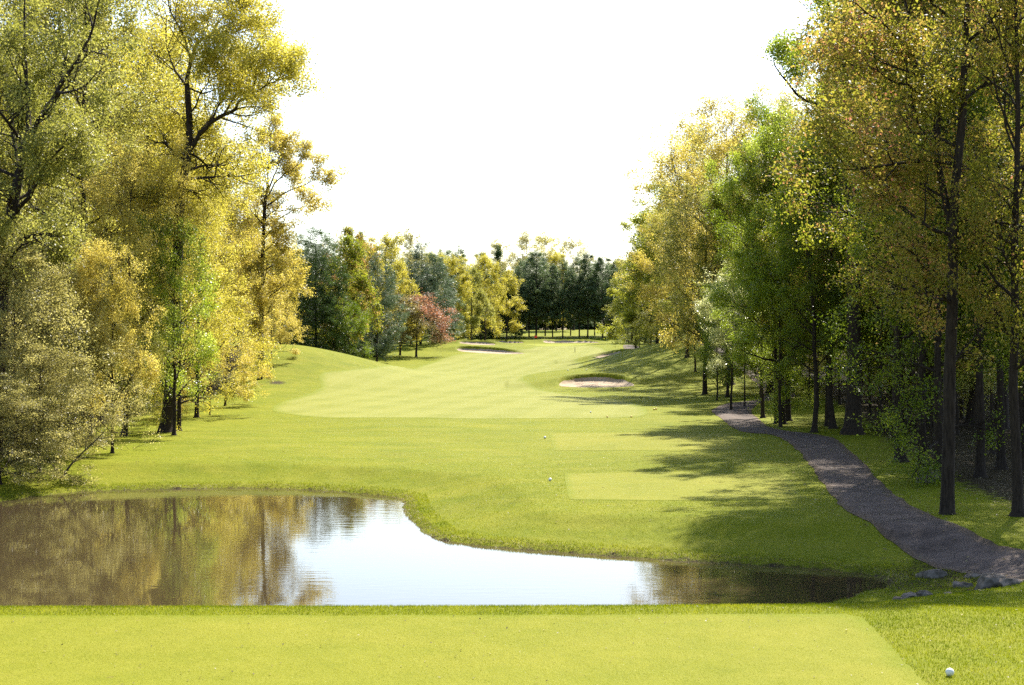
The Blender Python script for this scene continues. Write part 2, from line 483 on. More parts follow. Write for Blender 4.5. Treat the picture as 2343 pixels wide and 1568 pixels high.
def cut_zone(name, poly, mat, lift, wob=0.0, seed=1, sub=None):
    """a sheet lifted a few mm, cut out of the ground's own triangles along the polygon"""
    P = np.asarray(poly); x0, y0 = P.min(0) - 4; x1, y1 = P.max(0) + 4
    X, Y = GV[:, 0], GV[:, 1]
    s = np.full(len(GV), 9.0)
    m = (X > x0) & (X < x1) & (Y > y0) & (Y < y1)
    s[m] = sdf_poly(X[m], Y[m], poly)
    if wob: s[m] += (vnoise(X[m] * 1.7, Y[m] * .9, seed) - .5) * wob
    st = s[GT]
    full = (st < 0).all(1)
    part = (st < 0).any(1) & ~full
    tris = GT[full]
    used = np.unique(tris)
    remap = {}
    verts = []
    def vid(i):
        if i not in remap:
            remap[i] = len(verts); verts.append(GV[i])
        return remap[i]
    faces = [tuple(vid(int(i)) for i in t) for t in tris]
    ecache = {}
    def evid(i, j):
        k = (min(i, j), max(i, j))
        if k not in ecache:
            t = s[i] / (s[i] - s[j])
            ecache[k] = len(verts); verts.append(GV[i] * (1 - t) + GV[j] * t)
        return ecache[k]
    for t in GT[part]:
        poly_ = []
        for a in range(3):
            i, j = int(t[a]), int(t[(a + 1) % 3])
            if s[i] < 0: poly_.append(vid(i))
            if (s[i] < 0) != (s[j] < 0): poly_.append(evid(i, j))
        for q in range(1, len(poly_) - 1):
            faces.append((poly_[0], poly_[q], poly_[q + 1]))
    V = np.array(verts); V[:, 2] += lift
    me = np_mesh(name, V, np.array(faces), mat, smooth=True)
    ed = np.zeros(len(V))
    for gi, vi in remap.items(): ed[vi] = -s[gi]
    add_attr(me, 'edge', ed)
    o = link(bpy.data.objects.new(name, me))
    tag(o, kind='structure')
    return o

# path edges (picture measurements laid on the land, then fixed in metres)
PATH_L = hits([(2400, 1345), (2250, 1272), (2080, 1232), (1990, 1197), (1930, 1168), (1880, 1105), (1850, 1060), (1823, 1028), (1775, 993), (1690, 991), (1654, 960), (1614, 933)])
PATH_R = hits([(1755, 915), (1709, 940), (1740, 962), (1770, 985), (1905, 998), (1937, 1028), (1985, 1070), (2035, 1122), (2090, 1165), (2190, 1205), (2300, 1238), (2420, 1262)])
UP = [(20.6, 128), (24.5, 140), (27.5, 156), (28.6, 175), (27.6, 195), (25.3, 212), (23.0, 232), (22.2, 262), (22.8, 300)]
PATH_UPL = [(x - 1.5, y) for x, y in UP]
PATH_UPR = [(x + 1.6, y) for x, y in UP][::-1]
PATH = smooth_poly(PATH_L + PATH_UPL[1:] + PATH_UPR[:-1] + PATH_R, 2)

TEE_FRONT = [(-45, 15.2), (5.15, 15.2), (5.25, 19.3), (5.55, 24.1), (5.3, 24.45), (-45, 24.6)]
TEE_MID = hits([(1290, 1084), (1500, 1080), (1800, 1083), (1840, 1142), (1600, 1146), (1301, 1144)])
TEE_FAR = hits([(1254, 992), (1450, 990), (1680, 991), (1720, 1029), (1500, 1031), (1268, 1031)])
FAIR = smooth_poly(hits([(600, 936), (690, 956), (850, 957), (1050, 957), (1300, 957), (1450, 957), (1492, 944), (1440, 915), (1330, 907), (1255, 896), (1205, 880), (1192, 866), (1225, 853),
                         (1300, 845), (1345, 838), (1318, 829), (1330, 820), (1395, 815), (1424, 810), (1392, 797), (1330, 791), (1230, 792), (1200, 806), (1120, 808), (1030, 811), (960, 838), (880, 842), (790, 848), (722, 853), (742, 886), (690, 905)]), 2)
GREEN = smooth_poly([(-2, 322), (6, 312), (18, 312), (25, 322), (24, 345), (14, 356), (2, 354), (-4, 340)], 2)

def woods_litter(X, Y):
    """where fallen leaves cover the floor: inside the woods"""
    d = np.full(X.shape, -3.0)
    # right woods: beyond the path
    lim = np.interp(Y, [20, 32, 41, 60, 84, 117, 160, 220, 300], [15, 14.5, 14, 15.5, 19, 25, 31, 33, 33])
    d = np.maximum(d, np.clip((X - lim + .3) / 3.5, -3, .72))
    liml = np.interp(Y, [40, 58, 75, 90, 120, 165, 230, 300, 400], [-27, -21.5, -21, -23.5, -26, -28, -36, -33, -24])
    d = np.maximum(d, np.clip((liml - X) / 5, -3, .7))
    d = np.where(Y > 330, -3.0, d)
    pond = sdf_poly(X, Y, POND)
    # bare muddy rim of the pond and the inlet by the rocks
    rim = np.where(pond > -1, .50 - np.clip(pond, 0, 9) / .5, -3)
    d = np.maximum(d, rim)
    inlet = .95 - np.hypot((X - 10.6) / 2.1, (Y - 37.0) / 2.6) * .55
    d = np.maximum(d, inlet)
    inlet = .75 - np.hypot((X - 10.6) / 1.3, (Y - 33.6) / 1.6) * .5
    d = np.maximum(d, inlet)
    for wx, wy, wr in ((-25.3, 163, 1.3), (-23.5, 90, 1.2)):
        d = np.maximum(d, .75 - np.hypot(X - wx, (Y - wy) / 1.6) / wr * .5)
    return np.clip(d + .12, 0, 1)

gme = np_mesh('ground', GV, GT, M['rough'], smooth=True)
add_attr(gme, 'litter', woods_litter(GV[:, 0], GV[:, 1]))
ground = tag(link(bpy.data.objects.new('ground', gme)), kind='structure')

o = cut_zone('tee', TEE_FRONT, M['tee'], .006, .10)
tag(o, 'near tee of short yellow-green turf in front of the pond', 'tee')
o = cut_zone('tee', TEE_MID, M['tee'], .006, .10, 2)
tag(o, 'mown tee rectangle beyond the pond, nearer of the two', 'tee')
o = cut_zone('tee', TEE_FAR, M['tee'], .006, .12, 3)
tag(o, 'mown tee rectangle beyond the pond, farther of the two', 'tee')
o = cut_zone('fairway', FAIR, M['fairway'], .006, .35, 4)
tag(o, 'pale striped fairway running up to the green', 'fairway')
o = cut_zone('putting_green', GREEN, M['green'], .012, .2, 5)
tag(o, 'smooth putting green in front of the dark pines', 'green')
o = cut_zone('path', PATH, M['asphalt'], .02, .18, 6)
tag(o, 'grey asphalt cart path winding beside the right woods', 'path')
for b in BUNKERS:
    o = cut_zone('sand_bunker', b['poly'], M['sand'], .018, .12, 7)
    tag(o, b['label'], 'bunker')

xs = [p[0] for p in POND]; ysd = [p[1] for p in POND]
wme = np_mesh('water', [(-60, 26, 0), (14, 26, 0), (14, 66, 0), (-60, 66, 0)], [(0, 1, 2, 3)], M['water'])
water = tag(link(bpy.data.objects.new('water', wme)), 'still pond reflecting the trees and white sky', 'pond', kind='structure')

# ------------------------------------------------------------------ trees
def norm(v):
    return v / (np.linalg.norm(v, axis=-1, keepdims=True) + 1e-9)

class Tree:
    """collects tapered limbs and the points that carry leaves"""
    def __init__(self, seed):
        self.rng = np.random.default_rng(seed)
        self.limbs = []
        self.anch = []

    def limb(self, pts, radii, sides):
        self.limbs.append((np.asarray(pts, float), np.asarray(radii, float), sides))

    def branch(self, p, d, L, r, lvl, maxlvl, kids, up=.10, wander=.16, leafy=.35, spread=(30, 62)):
        rng = self.rng
        n = 5 if lvl == 1 else (4 if lvl == 2 else 3)
        pts = [np.array(p, float)]
        dirs = []
        d = np.array(d, float)
        for i in range(n):
            d = d + rng.normal(0, wander, 3) + np.array([0, 0, up])
            d = d / np.linalg.norm(d)
            pts.append(pts[-1] + d * L / n); dirs.append(d.copy())
        rad = np.linspace(r, max(r * .22, .006), n + 1)
        self.limb(pts, rad, 6 if lvl == 1 else (4 if lvl == 2 else 3))
        self.spawn(pts, dirs, L, r, lvl, maxlvl, kids, up, wander, leafy, spread)

    def spawn(self, pts, dirs, L, r, lvl, maxlvl, kids, up, wander, leafy, spread, t0=.28):
        rng = self.rng
        n = len(pts) - 1
        if lvl >= maxlvl:
            for t in np.linspace(leafy, 1, max(3, int(round(L / .3)))):
                f = t * n; i = min(int(f), n - 1)
                self.anch.append(pts[i] + (pts[i + 1] - pts[i]) * (f - i))
            return
        k = max(2, int(round(kids[lvl - 1] * rng.uniform(.8, 1.2))))
        for j in range(k):
            t = t0 + (1 - t0) * (j + rng.uniform(.2, .9)) / k
            f = t * n; i = min(int(f), n - 1)
            q = pts[i] + (pts[i + 1] - pts[i]) * (f - i)
            base = dirs[i]
            perp = norm(np.cross(base, rng.normal(0, 1, 3)))
            a = math.radians(rng.uniform(*spread))
            dd = base * math.cos(a) + perp * math.sin(a)
            self.branch(q, dd, L * rng.uniform(.42, .68) * (1.2 - .5 * t), r * .5 * (1.1 - .5 * t), lvl + 1, maxlvl, kids, up, wander, leafy, spread)
        # the limb's own end bears leaves
        for t in (.85, .95, 1):
            f = t * n; i = min(int(f), n - 1)
            self.anch.append(pts[i] + (pts[i + 1] - pts[i]) * (f - i))

    def wood_mesh(self, name):
        V = []; Q = []; off = 0
        for pts, rad, sd in self.limbs:
            n = len(pts)
            tan = np.gradient(pts, axis=0); tan = norm(tan)
            ref = np.array([1., 0, 0]) if abs(tan[0][0]) < .8 else np.array([0, 1., 0])
            u = norm(np.cross(tan, ref)); v = np.cross(tan, u)
            a = np.arange(sd) * 2 * math.pi / sd
            ring = pts[:, None, :] + rad[:, None, None] * (np.cos(a)[None, :, None] * u[:, None, :] + np.sin(a)[None, :, None] * v[:, None, :])
            V.append(ring.reshape(-1, 3))
            i = np.arange(n - 1)[:, None] * sd; k = np.arange(sd)[None, :]; k2 = (k + 1) % sd
            Q.append(np.stack([i + k, i + k2, i + sd + k2, i + sd + k], -1).reshape(-1, 4) + off)
            off += n * sd
        return np_mesh(name, np.concatenate(V), np.concatenate(Q), None, smooth=True)

    def leaf_mesh(self, name, n, size=.13, sigma=.22, aspect=.62, flat=.5, tint_fn=None, needle=False):
        rng = self.rng
        sigma = sigma * .85
        A = np.array(self.anch)
        clump = rng.normal(.5, .17, len(A))
        # neighbouring clumps share a hue
        clump = clump * .6 + .4 * vnoise(A[:, 0] * .55 + A[:, 2] * .3 + 50, A[:, 1] * .55 + A[:, 2] * .4 + 50, 4)
        dn = .62 * vnoise(A[:, 0] * .62 + A[:, 2] * .34 + 90, A[:, 1] * .62 - A[:, 2] * .55 + 90, 8) + .38 * vnoise(A[:, 0] * 1.3 - A[:, 2] * .8 + 90, A[:, 1] * 1.3 + A[:, 2] * .7 + 90, 12)
        dens = np.clip((dn - .33) / .30, .05, 1) ** 1.3
        # even out places where many twigs crowd together
        vox = np.floor(A / .9).astype(np.int64)
        key = vox[:, 0] * 73856093 ^ vox[:, 1] * 19349663 ^ vox[:, 2] * 83492791
        _, inv, cnt = np.unique(key, return_inverse=True, return_counts=True)
        dens = dens / cnt[inv.ravel()] ** .72
        idx = rng.choice(len(A), n, p=dens / dens.sum())
        na = norm(rng.normal(0, .55, (len(A), 3)) + np.array([0, 0, .35 + flat]))[idx]      # each spray lies roughly in one plane
        off = rng.normal(0, sigma * 1.15, (n, 3))
        off -= na * (off * na).sum(1, keepdims=True) * .62
        C = A[idx] + off
        nrm = norm(rng.normal(0, .62, (n, 3)) + na * 1.1)
        t = norm(np.cross(nrm, rng.normal(0, 1, (n, 3))))
        b = np.cross(nrm, t)
        s = size * rng.uniform(.55, 1.5, n)[:, None]
        if needle:
            t = norm(norm(C - (A.mean(0) * np.array([1, 1, 0]) + C * np.array([0, 0, 1]))) + rng.normal(0, .55, (n, 3)) + np.array([0, 0, .25]))
            b = norm(np.cross(t, rng.normal(0, 1, (n, 3))))
        w = s * aspect
        fold = nrm * s * .16 * rng.uniform(-1, 1, (n, 1))
        V = np.stack([C - t * s * .5, C + b * w * .5 + fold, C + t * s * .5, C - b * w * .5 + fold], 1).reshape(-1, 3)
        me = np_mesh(name, V, np.arange(4 * n).reshape(n, 4))
        tint = np.clip(clump[idx] + rng.normal(0, .13, n), 0, 1)
        if tint_fn is not None: tint = np.clip(tint_fn(C, tint), 0, 1)
        add_attr(me, 'tint', tint, 'FACE')
        return me

PROFILES = {
    'round': lambda t: math.sqrt(max(0, 1 - (1.75 * (t - .42)) ** 2)) if t > .42 else .62 + .9 * t,
    'dome': lambda t: math.sqrt(max(.02, 1 - t ** 2.2)),
    'tall': lambda t: .55 + .45 * math.sin(math.pi * min(1, t * 1.05)) if t < .8 else .95 * (1 - t) / .2 * .6 + .25,
    'cone': lambda t: max(.08, 1 - t),
    'column': lambda t: .8 + .2 * math.sin(3 * t) if t < .75 else .85 * math.sqrt(max(.03, (1 - t) / .25)),
}

def grow(seed, H, cb, R, prof='round', n1=22, kids=(6, 4), rt=.25, leaves=16000, size=.14, sigma=.24, a_lo=85, a_hi=28, up=.06, lean=(0, 0), fork=None, levels=3, flat=.45, tint_fn=None, lop=None, skip=0, wander=.16, trunk_w=.035):
    T = Tree(seed); rng = T.rng
    n = 11
    zs = np.linspace(0, H * .97, n)
    wob = np.cumsum(rng.normal(0, trunk_w * H / n, (n, 2)), 0); wob[0] = 0
    pts = np.stack([wob[:, 0] + lean[0] * (zs / H) ** 1.3, wob[:, 1] + lean[1] * (zs / H) ** 1.3, zs], 1)
    rad = rt * (1 - .93 * (zs / H) ** .85)
    # root flare
    P2 = [pts[0] + np.array([0, 0, -.4]), pts[0], pts[0] * .93 + pts[1] * .07, pts[0] * .7 + pts[1] * .3] + list(pts[1:])
    rad = rad * rng.uniform(.93, 1.07, n)
    R2 = [rt * 2.3, rt * 1.75, rt * 1.22, rad[0]] + list(rad[1:])
    T.limb(P2, R2, 9)
    az = rng.uniform(0, 6.28)
    pf = PROFILES[prof]
    for i in range(n1):
        t = (i + rng.uniform(.1, .9)) / n1
        h = cb + (H * .96 - cb) * t ** .9
        az += 2.39996 + rng.normal(0, .25)
        L = R * pf(t) * rng.uniform(.72, 1.15)
        if lop is not None: L *= 1 + lop[1] * math.cos(az - lop[0])
        a = math.radians(a_lo + (a_hi - a_lo) * t + rng.normal(0, 7))
        d = np.array([math.cos(az) * math.sin(a), math.sin(az) * math.sin(a), math.cos(a)])
        f = h / (H * .97) * (n - 1); k = min(int(f), n - 2)
        p = pts[k] + (pts[k + 1] - pts[k]) * (f - k)
        T.branch(p, d, max(L, .7), max(.02, np.interp(h, zs, rad) * .48), 1, levels, kids, up=up, wander=wander)
    return T, (leaves, size, sigma, flat, tint_fn)

def pine(seed, H, cb, R, leaves=14000, size=.42, whorl=.75, per=6, droop=.0, prof='cone', rt=.22, aspect=.13, bare=0, sigma=.22):
    T = Tree(seed); rng = T.rng
    n = 8
    zs = np.linspace(0, H, n)
    wob = np.cumsum(rng.normal(0, .05, (n, 2)), 0); wob[0] = 0
    pts = np.stack([wob[:, 0], wob[:, 1], zs], 1)
    rad = rt * (1 - .95 * zs / H)
    T.limb([pts[0] - np.array([0, 0, .4])] + list(pts), [rt * 1.4] + list(rad), 8)
    h = cb; az = rng.uniform(0, 6)
    pf = PROFILES[prof] if prof != 'wpine' else (lambda t: (.62 + .38 * math.sin(2.6 * t + .4)) * (1 - t ** 2.4) + .1)
    while h < H * .985:
        t = (h - cb) / (H - cb)
        for j in range(per):
            az += 2 * math.pi / per + rng.normal(0, .3)
            L = R * pf(t) * rng.uniform(.55, 1.2)
            if rng.random() < .1: continue
            a = math.radians(88 - 30 * t + rng.normal(0, 7) + droop)
            d = np.array([math.cos(az) * math.sin(a), math.sin(az) * math.sin(a), math.cos(a)])
            p = np.array([np.interp(h, zs, pts[:, 0]), np.interp(h, zs, pts[:, 1]), h + rng.normal(0, .1)])
            T.branch(p, d, max(L, .4), .05 * (1.1 - t), 2, 3, (0, 5), up=.05, wander=.09, leafy=.15, spread=(35, 60))
        az += .5
        h += whorl * rng.uniform(.75, 1.25)
    # a few bare dead stubs below the crown
    for j in range(bare):
        hh = cb * rng.uniform(.35, .98); aa = rng.uniform(0, 6.28)
        T.limb([np.array([0, 0, hh]), np.array([math.cos(aa) * 1.1, math.sin(aa) * 1.1, hh - .1])], [.025, .008], 3)
    return T, (leaves, size, sigma, .2, None)

PROTO = {}
def proto(key, T_spec, needle=False, bark='bark'):
    T, (n, size, sigma, flat, tf) = T_spec
    w = T.wood_mesh('trunk'); w.materials.append(M[bark])
    l = T.leaf_mesh('crown', n, size, sigma, aspect=.14 if needle else .62, flat=flat, tint_fn=tf, needle=needle)
    l.materials.append(M['olive'])
    PROTO[key] = (w, l, max(float(T.limbs[0][0][-1][2]), float(np.quantile(np.array(T.anch)[:, 2], .993))))

def plant(name, key, x, y, H=None, top=None, rot=0.0, wide=1.0, mat='olive', label='', group=None, cat='tree', bark=None, sink=0.0):
    """one tree: an Empty at its foot with a trunk and a crown"""
    w, l, h0 = PROTO[key]
    z = hz(x, y)
    if top is not None:
        H = CAM_Z + (CY - top) / F * y - z
    s = H / h0
    r = bpy.data.objects.new(name, None)
    r.empty_display_size = .5
    r.location = (x, y, z - sink); r.rotation_euler = (0, 0, rot); r.scale = (s * wide, s * wide, s)
    link(r)
    tag(r, label, cat, group)
    t = link(bpy.data.objects.new('trunk', w), r)
    c = link(bpy.data.objects.new('crown', l), r)
    c.material_slots[0].link = 'OBJECT'; c.material_slots[0].material = M[mat]
    if bark:
        t.material_slots[0].link = 'OBJECT'; t.material_slots[0].material = M[bark]
    return r

def at(px, Y):
    return (px - CX) / F * Y

# prototypes ------------------------------------------------------------------
proto('broad_a', grow(11, 22, 3.0, 7.2, 'round', 30, (8, 5), .32, 92000, .125, .36))
proto('broad_b', grow(12, 22, 2.0, 6.8, 'dome', 32, (8, 5), .30, 92000, .125, .36, lop=(.5, .25), a_hi=22))
proto('broad_c', grow(13, 20, 4.0, 7.2, 'round', 28, (8, 5), .28, 60000, .125, .34, a_hi=18, a_lo=75))
proto('tall_a', grow(21, 27, 6.0, 6.0, 'tall', 32, (8, 5), .32, 62000, .13, .35, a_lo=75, a_hi=25))
proto('tall_b', grow(22, 27, 5.0, 5.6, 'tall', 32, (8, 5), .28, 60000, .13, .35, a_lo=80, a_hi=22, lean=(1.2, .4)))
proto('tall_c', grow(23, 26, 9., 6.6, 'round', 26, (8, 5), .35, 60000, .13, .35, a_lo=68, a_hi=18))
proto('column_a', grow(31, 20, 1.4, 4.6, 'column', 34, (7, 4), .22, 42000, .115, .32, a_lo=75, a_hi=22))
proto('column_b', grow(32, 14, 1.0, 4.0, 'column', 28, (7, 4), .15, 44000, .105, .28, a_lo=82, a_hi=30))
proto('under_a', grow(41, 9, 1.0, 4.2, 'dome', 22, (7, 4), .10, 28000, .115, .26, a_lo=88, a_hi=40, up=.02, flat=.9))
proto('under_b', grow(42, 8, 1.4, 4.4, 'dome', 20, (7, 4), .09, 26000, .115, .26, a_lo=92, a_hi=45, up=.02, flat=1.0, lop=(2.8, .4)))
proto('under_c', grow(43, 12, 4.2, 3.8, 'round', 20, (7, 4), .12, 32000, .12, .28, a_lo=85, a_hi=35, up=.03, flat=.8))
proto('feather', grow(62, 10, .5, 4.0, 'dome', 34, (8, 5), .12, 48000, .09, .24, a_lo=92, a_hi=22, up=.03))
proto('hedge', grow(63, 8, .1, 3.4, 'dome', 30, (6, 4), .10, 12000, .34, .40, a_lo=95, a_hi=25))
proto('far_a', grow(14, 20, 1.8, 6.4, 'round', 24, (6, 4), .28, 38000, .225, .42))
proto('far_b', grow(15, 18, 1.5, 5.4, 'dome', 24, (6, 4), .24, 34000, .225, .42, a_hi=22))
proto('far_c', grow(16, 20, 3.0, 4.6, 'tall', 24, (6, 4), .22, 22000, .225, .40))
proto('sparse_a', grow(51, 26, 9, 5.6, 'tall', 22, (6, 4), .24, 18000, .15, .36, a_lo=65, a_hi=20))
proto('sparse_far', grow(52, 26, 9, 6.0, 'round', 22, (6, 4), .22, 11000, .24, .40, a_lo=60, a_hi=16))
proto('bush_a', grow(61, 3.2, .2, 2.2, 'dome', 18, (6, 4), .05, 12000, .13, .20, a_lo=80, a_hi=25))
proto('wpine_a', pine(71, 24, 4.6, 4.0, 26000, .50, prof='wpine', bare=14, sigma=.3), True)
proto('wpine_b', pine(72, 24, 5.6, 3.6, 24000, .50, prof='wpine', bare=16, whorl=.85, sigma=.3), True)
proto('wpine_c', pine(73, 23, 2.0, 5.2, 32000, .50, prof='wpine', bare=2, whorl=.8, sigma=.32), True)
proto('spruce_a', pine(74, 22, .6, 5.6, 62000, .44, prof='dome', whorl=.6, per=8, droop=8, sigma=.36), True)
proto('spruce_b', pine(75, 22, .6, 4.4, 46000, .44, prof='cone', whorl=.6, per=7, droop=5, sigma=.3), True)

# trees whose limbs are drawn after the photograph: points are measured in the picture and set at the tree's own distance,
# dy spreads the limbs in depth
def drawn_tree(name, Y, base, trunk, r0, r1, limbs, mat, leaves, label, group=None, rnd=None, size=.17, sigma=.34, bark='bark', seed=1, tint_fn=None, kids=(7, 5), flat=.45, cat='tree', flare=1.6):
    bx = at(base[0], Y); bz = hz(bx, Y)
    T = Tree(seed); rng = T.rng
    def loc(p):
        d = p[2] if len(p) > 2 else 0.0
        yy = Y + d
        return np.array([(p[0] - CX) / F * Y - bx, d, CAM_Z + (CY - p[1]) / F * Y - bz])
    tp = np.array([loc(p) for p in trunk])
    n = len(tp)
    f = np.linspace(0, 1, n)
    rr = r0 + (r1 - r0) * f
    tp0 = np.concatenate([[tp[0] - [0, 0, .4], tp[0], tp[0] * .9 + tp[1] * .1, tp[0] * .65 + tp[1] * .35], tp[1:]])
    T.limb(tp0, np.concatenate([[r0 * flare * 1.1, r0 * flare, r0 * (1 + (flare - 1) * .3), r0], rr[1:]]), 10)
    for pts, r, leafy in limbs:
        P = np.array([loc(p) for p in pts])
        # a little irregularity between the measured points
        Q = [P[0]]
        for a, b in zip(P[:-1], P[1:]):
            m = (a + b) / 2 + rng.normal(0, .04, 3) * np.linalg.norm(b - a)
            Q += [m, b]
        Q = np.array(Q)
        T.limb(Q, np.linspace(r, max(.012, r * .18), len(Q)), 6)
        if leafy:
            D = norm(np.diff(Q, axis=0))
            L = np.linalg.norm(np.diff(Q, axis=0), axis=1).sum()
            T.spawn(list(Q), list(D), min(L * leafy, 4.5), r * .8, 1, 3, kids, .07, .17, .3, (30, 65), t0=.22)
    if rnd:
        az = rng.uniform(0, 6)
        for i in range(rnd['n']):
            t = (i + rng.uniform(.1, .9)) / rnd['n']
            h = rnd['lo'] + (rnd['hi'] - rnd['lo']) * t
            az += 2.4 + rng.normal(0, .3)
            L = np.interp(t, [0, .5, 1], rnd['L']) * rng.uniform(.7, 1.15)
            if rnd.get('clear') and math.sin(az) < -.45: az += math.pi      # this side grew no limbs
            a = math.radians(rnd.get('a0', 85) + (rnd.get('a1', 40) - rnd.get('a0', 85)) * t + rng.normal(0, 8))
            p = np.array([np.interp(h, tp[:, 2], tp[:, 0]), np.interp(h, tp[:, 2], tp[:, 1]), h])
            d = np.array([math.cos(az) * math.sin(a), math.sin(az) * math.sin(a), math.cos(a)])
            T.branch(p, d, L, r0 * .3, 1, 3, kids, up=.05)
    r = link(bpy.data.objects.new(name, None)); r.location = (bx, Y, bz); r.empty_display_size = .5
    tag(r, label, cat, group)
    w = T.wood_mesh('trunk'); w.materials.append(M[bark]); link(bpy.data.objects.new('trunk', w), r)
    if leaves:
        l = T.leaf_mesh('crown', leaves, size, sigma, flat=flat, tint_fn=tint_fn); l.materials.append(M[mat]); link(bpy.data.objects.new('crown', l), r)
    return r

drawn_tree('oak_tree', 89, (377, 996), [(377, 996), (386, 930), (397, 800), (404, 650), (410, 514), (412, 448), (423, 390), (431, 347), (434, 288), (430, 225), (428, 195)], .38, .15,
    [([(428, 198), (434, 165, -.3), (441, 139, -.5), (451, 111, -.6), (468, 92, -.4), (486, 80, 0), (505, 40, .4), (520, -10, .8), (528, -60, 1)], .13, .75),
     ([(428, 195), (413, 180, .4), (400, 165, .8), (389, 150, 1.2), (372, 110, 1.6), (362, 60, 2), (352, -10, 2.5)], .10, .8),
     ([(441, 139, -.5), (432, 100, -1), (415, 60, -1.6), (402, 20, -2), (396, -50, -2.4)], .08, .85),
     ([(431, 350), (462, 306, -.5), (490, 285, -.9), (521, 271, -1.3), (549, 260, -1.5), (556, 243, -1.6), (590, 226, -2), (625, 208, -2.2), (660, 196, -2.3), (700, 186, -2.4)], .15, .62),
     ([(521, 271, -1.3), (535, 235, -.6), (560, 190, 0), (590, 150, .5), (620, 118, 1)], .07, .9),
     ([(490, 285, -.9), (500, 240, 0), (515, 190, .9), (540, 140, 1.6), (562, 92, 2.2)], .07, .9),
     ([(625, 208, -2.2), (655, 185, -3), (690, 172, -3.8)], .035, 1.2),
     ([(468, 92, -.4), (510, 100, -1), (550, 85, -1.5), (582, 52, -2)], .06, .9),
     ([(505, 40, .4), (540, 30, 0), (565, 12, -.4)], .05, .7),
     ([(431, 347), (470, 380, 1), (500, 360, 2.4), (520, 330, 3.4)], .08, .85),
     ([(556, 243, -1.6), (575, 215, -.2), (600, 190, 1.2), (635, 170, 2.2)], .06, .9),
     ([(590, 226, -2), (605, 190, -3), (625, 160, -4)], .05, .9),
     ([(462, 306, -.5), (475, 270, .8), (480, 230, 1.8), (500, 200, 2.6)], .06, .9),
     ([(434, 288), (460, 250, -1.4), (490, 215, -2.6), (530, 190, -3.4)], .07, .9),
     ([(441, 139, -.5), (470, 150, -2), (510, 150, -3)], .05, .9),
     ([(428, 200), (452, 205, 1.5), (480, 180, 3), (500, 130, 4)], .07, .9),
     ([(433, 300), (405, 260, 1.5), (375, 235, 2.6), (350, 215, 3.4)], .07, .8)],
    'yellow', 90000, 'big oak with flared dark trunk and one long limb reaching right', rnd=dict(n=7, clear=1.0, lo=13.5, hi=17, L=(3.2, 3.2, 2.8), a0=95, a1=60), seed=101, size=.12, sigma=.36, kids=(10, 5), flare=1.9)

drawn_tree('ash_tree', 65, (-14, 1092), [(-14, 1092), (-6, 900), (2, 740), (12, 610), (21, 514), (34, 450), (45, 392)], .30, .20,
    [([(45, 392), (58, 345, -.2), (69, 312, -.3), (104, 278, -.8), (153, 222, -1.4), (190, 180, -1.9), (222, 140, -2.3), (252, 90, -2.6), (275, 20, -3)], .17, .42),
     ([(69, 312, -.3), (58, 240, .4), (46, 180, .8), (36, 100, 1.2), (30, 20, 1.5), (26, -80, 1.8)], .12, .45),
     ([(45, 392), (20, 340, 1), (0, 290, 1.6), (-14, 200, 2.4), (-20, 60, 3)], .13, .45),
     ([(21, 514), (60, 480, -1), (104, 440, -1.6), (139, 382, -2), (180, 353, -2.3), (232, 318, -2.7)], .12, .5),
     ([(104, 278, -.8), (118, 220, .3), (124, 150, 1.2), (128, 70, 2), (130, -30, 2.4)], .08, .5),
     ([(153, 222, -1.4), (205, 232, -2.6), (252, 222, -3.4), (300, 190, -4)], .07, .6),
     ([(12, 610), (50, 600, -1.6), (95, 570, -2.6), (140, 560, -3.4)], .08, .6)],
    'olive', 72000, 'tall olive-leaved tree with a forked dark trunk at the far left edge', rnd=dict(n=10, lo=8, hi=14, L=(3.5, 4, 3), a0=85, a1=50), seed=102, size=.105, sigma=.3)

drawn_tree('maple_tree', 165, (594, 890), [(594, 890), (597, 800), (598, 700), (600, 600), (603, 530), (606, 460), (613, 425)], .30, .16,
    [([(606, 462), (630, 420, -.5), (652, 402, -1), (680, 386, -1.4), (708, 360, -1.8)], .10, .9),
     ([(609, 445), (624, 400, .9), (640, 355, 1.2), (655, 318, 1.6)], .10, .9),
     ([(613, 425), (616, 370, -.4), (620, 325, -.6), (622, 305, -.8)], .10, .9),
     ([(611, 430), (600, 390, 1), (588, 350, 1.6), (575, 320, 2)], .08, .9),
     ([(605, 475), (650, 446, -1), (700, 428, -1.6), (735, 412, -2), (768, 398, -2.4)], .09, .85),
     ([(603, 520), (650, 490, 1), (690, 470, 1.8), (720, 470, 2)], .07, .85),
     ([(597, 702), (625, 676, -1.4), (655, 655, -2.2), (682, 628, -2.8)], .09, .9),
     ([(600, 600), (570, 560, -1), (548, 510, -2)], .07, .9)],
    'gold', 70000, 'golden maple with slim straight trunk, last of the left row before the mound', rnd=dict(n=24, lo=4.6, hi=20, L=(2.6, 3.6, 3.0), a0=92, a1=45), seed=103, size=.165, sigma=.4, kids=(8, 5))

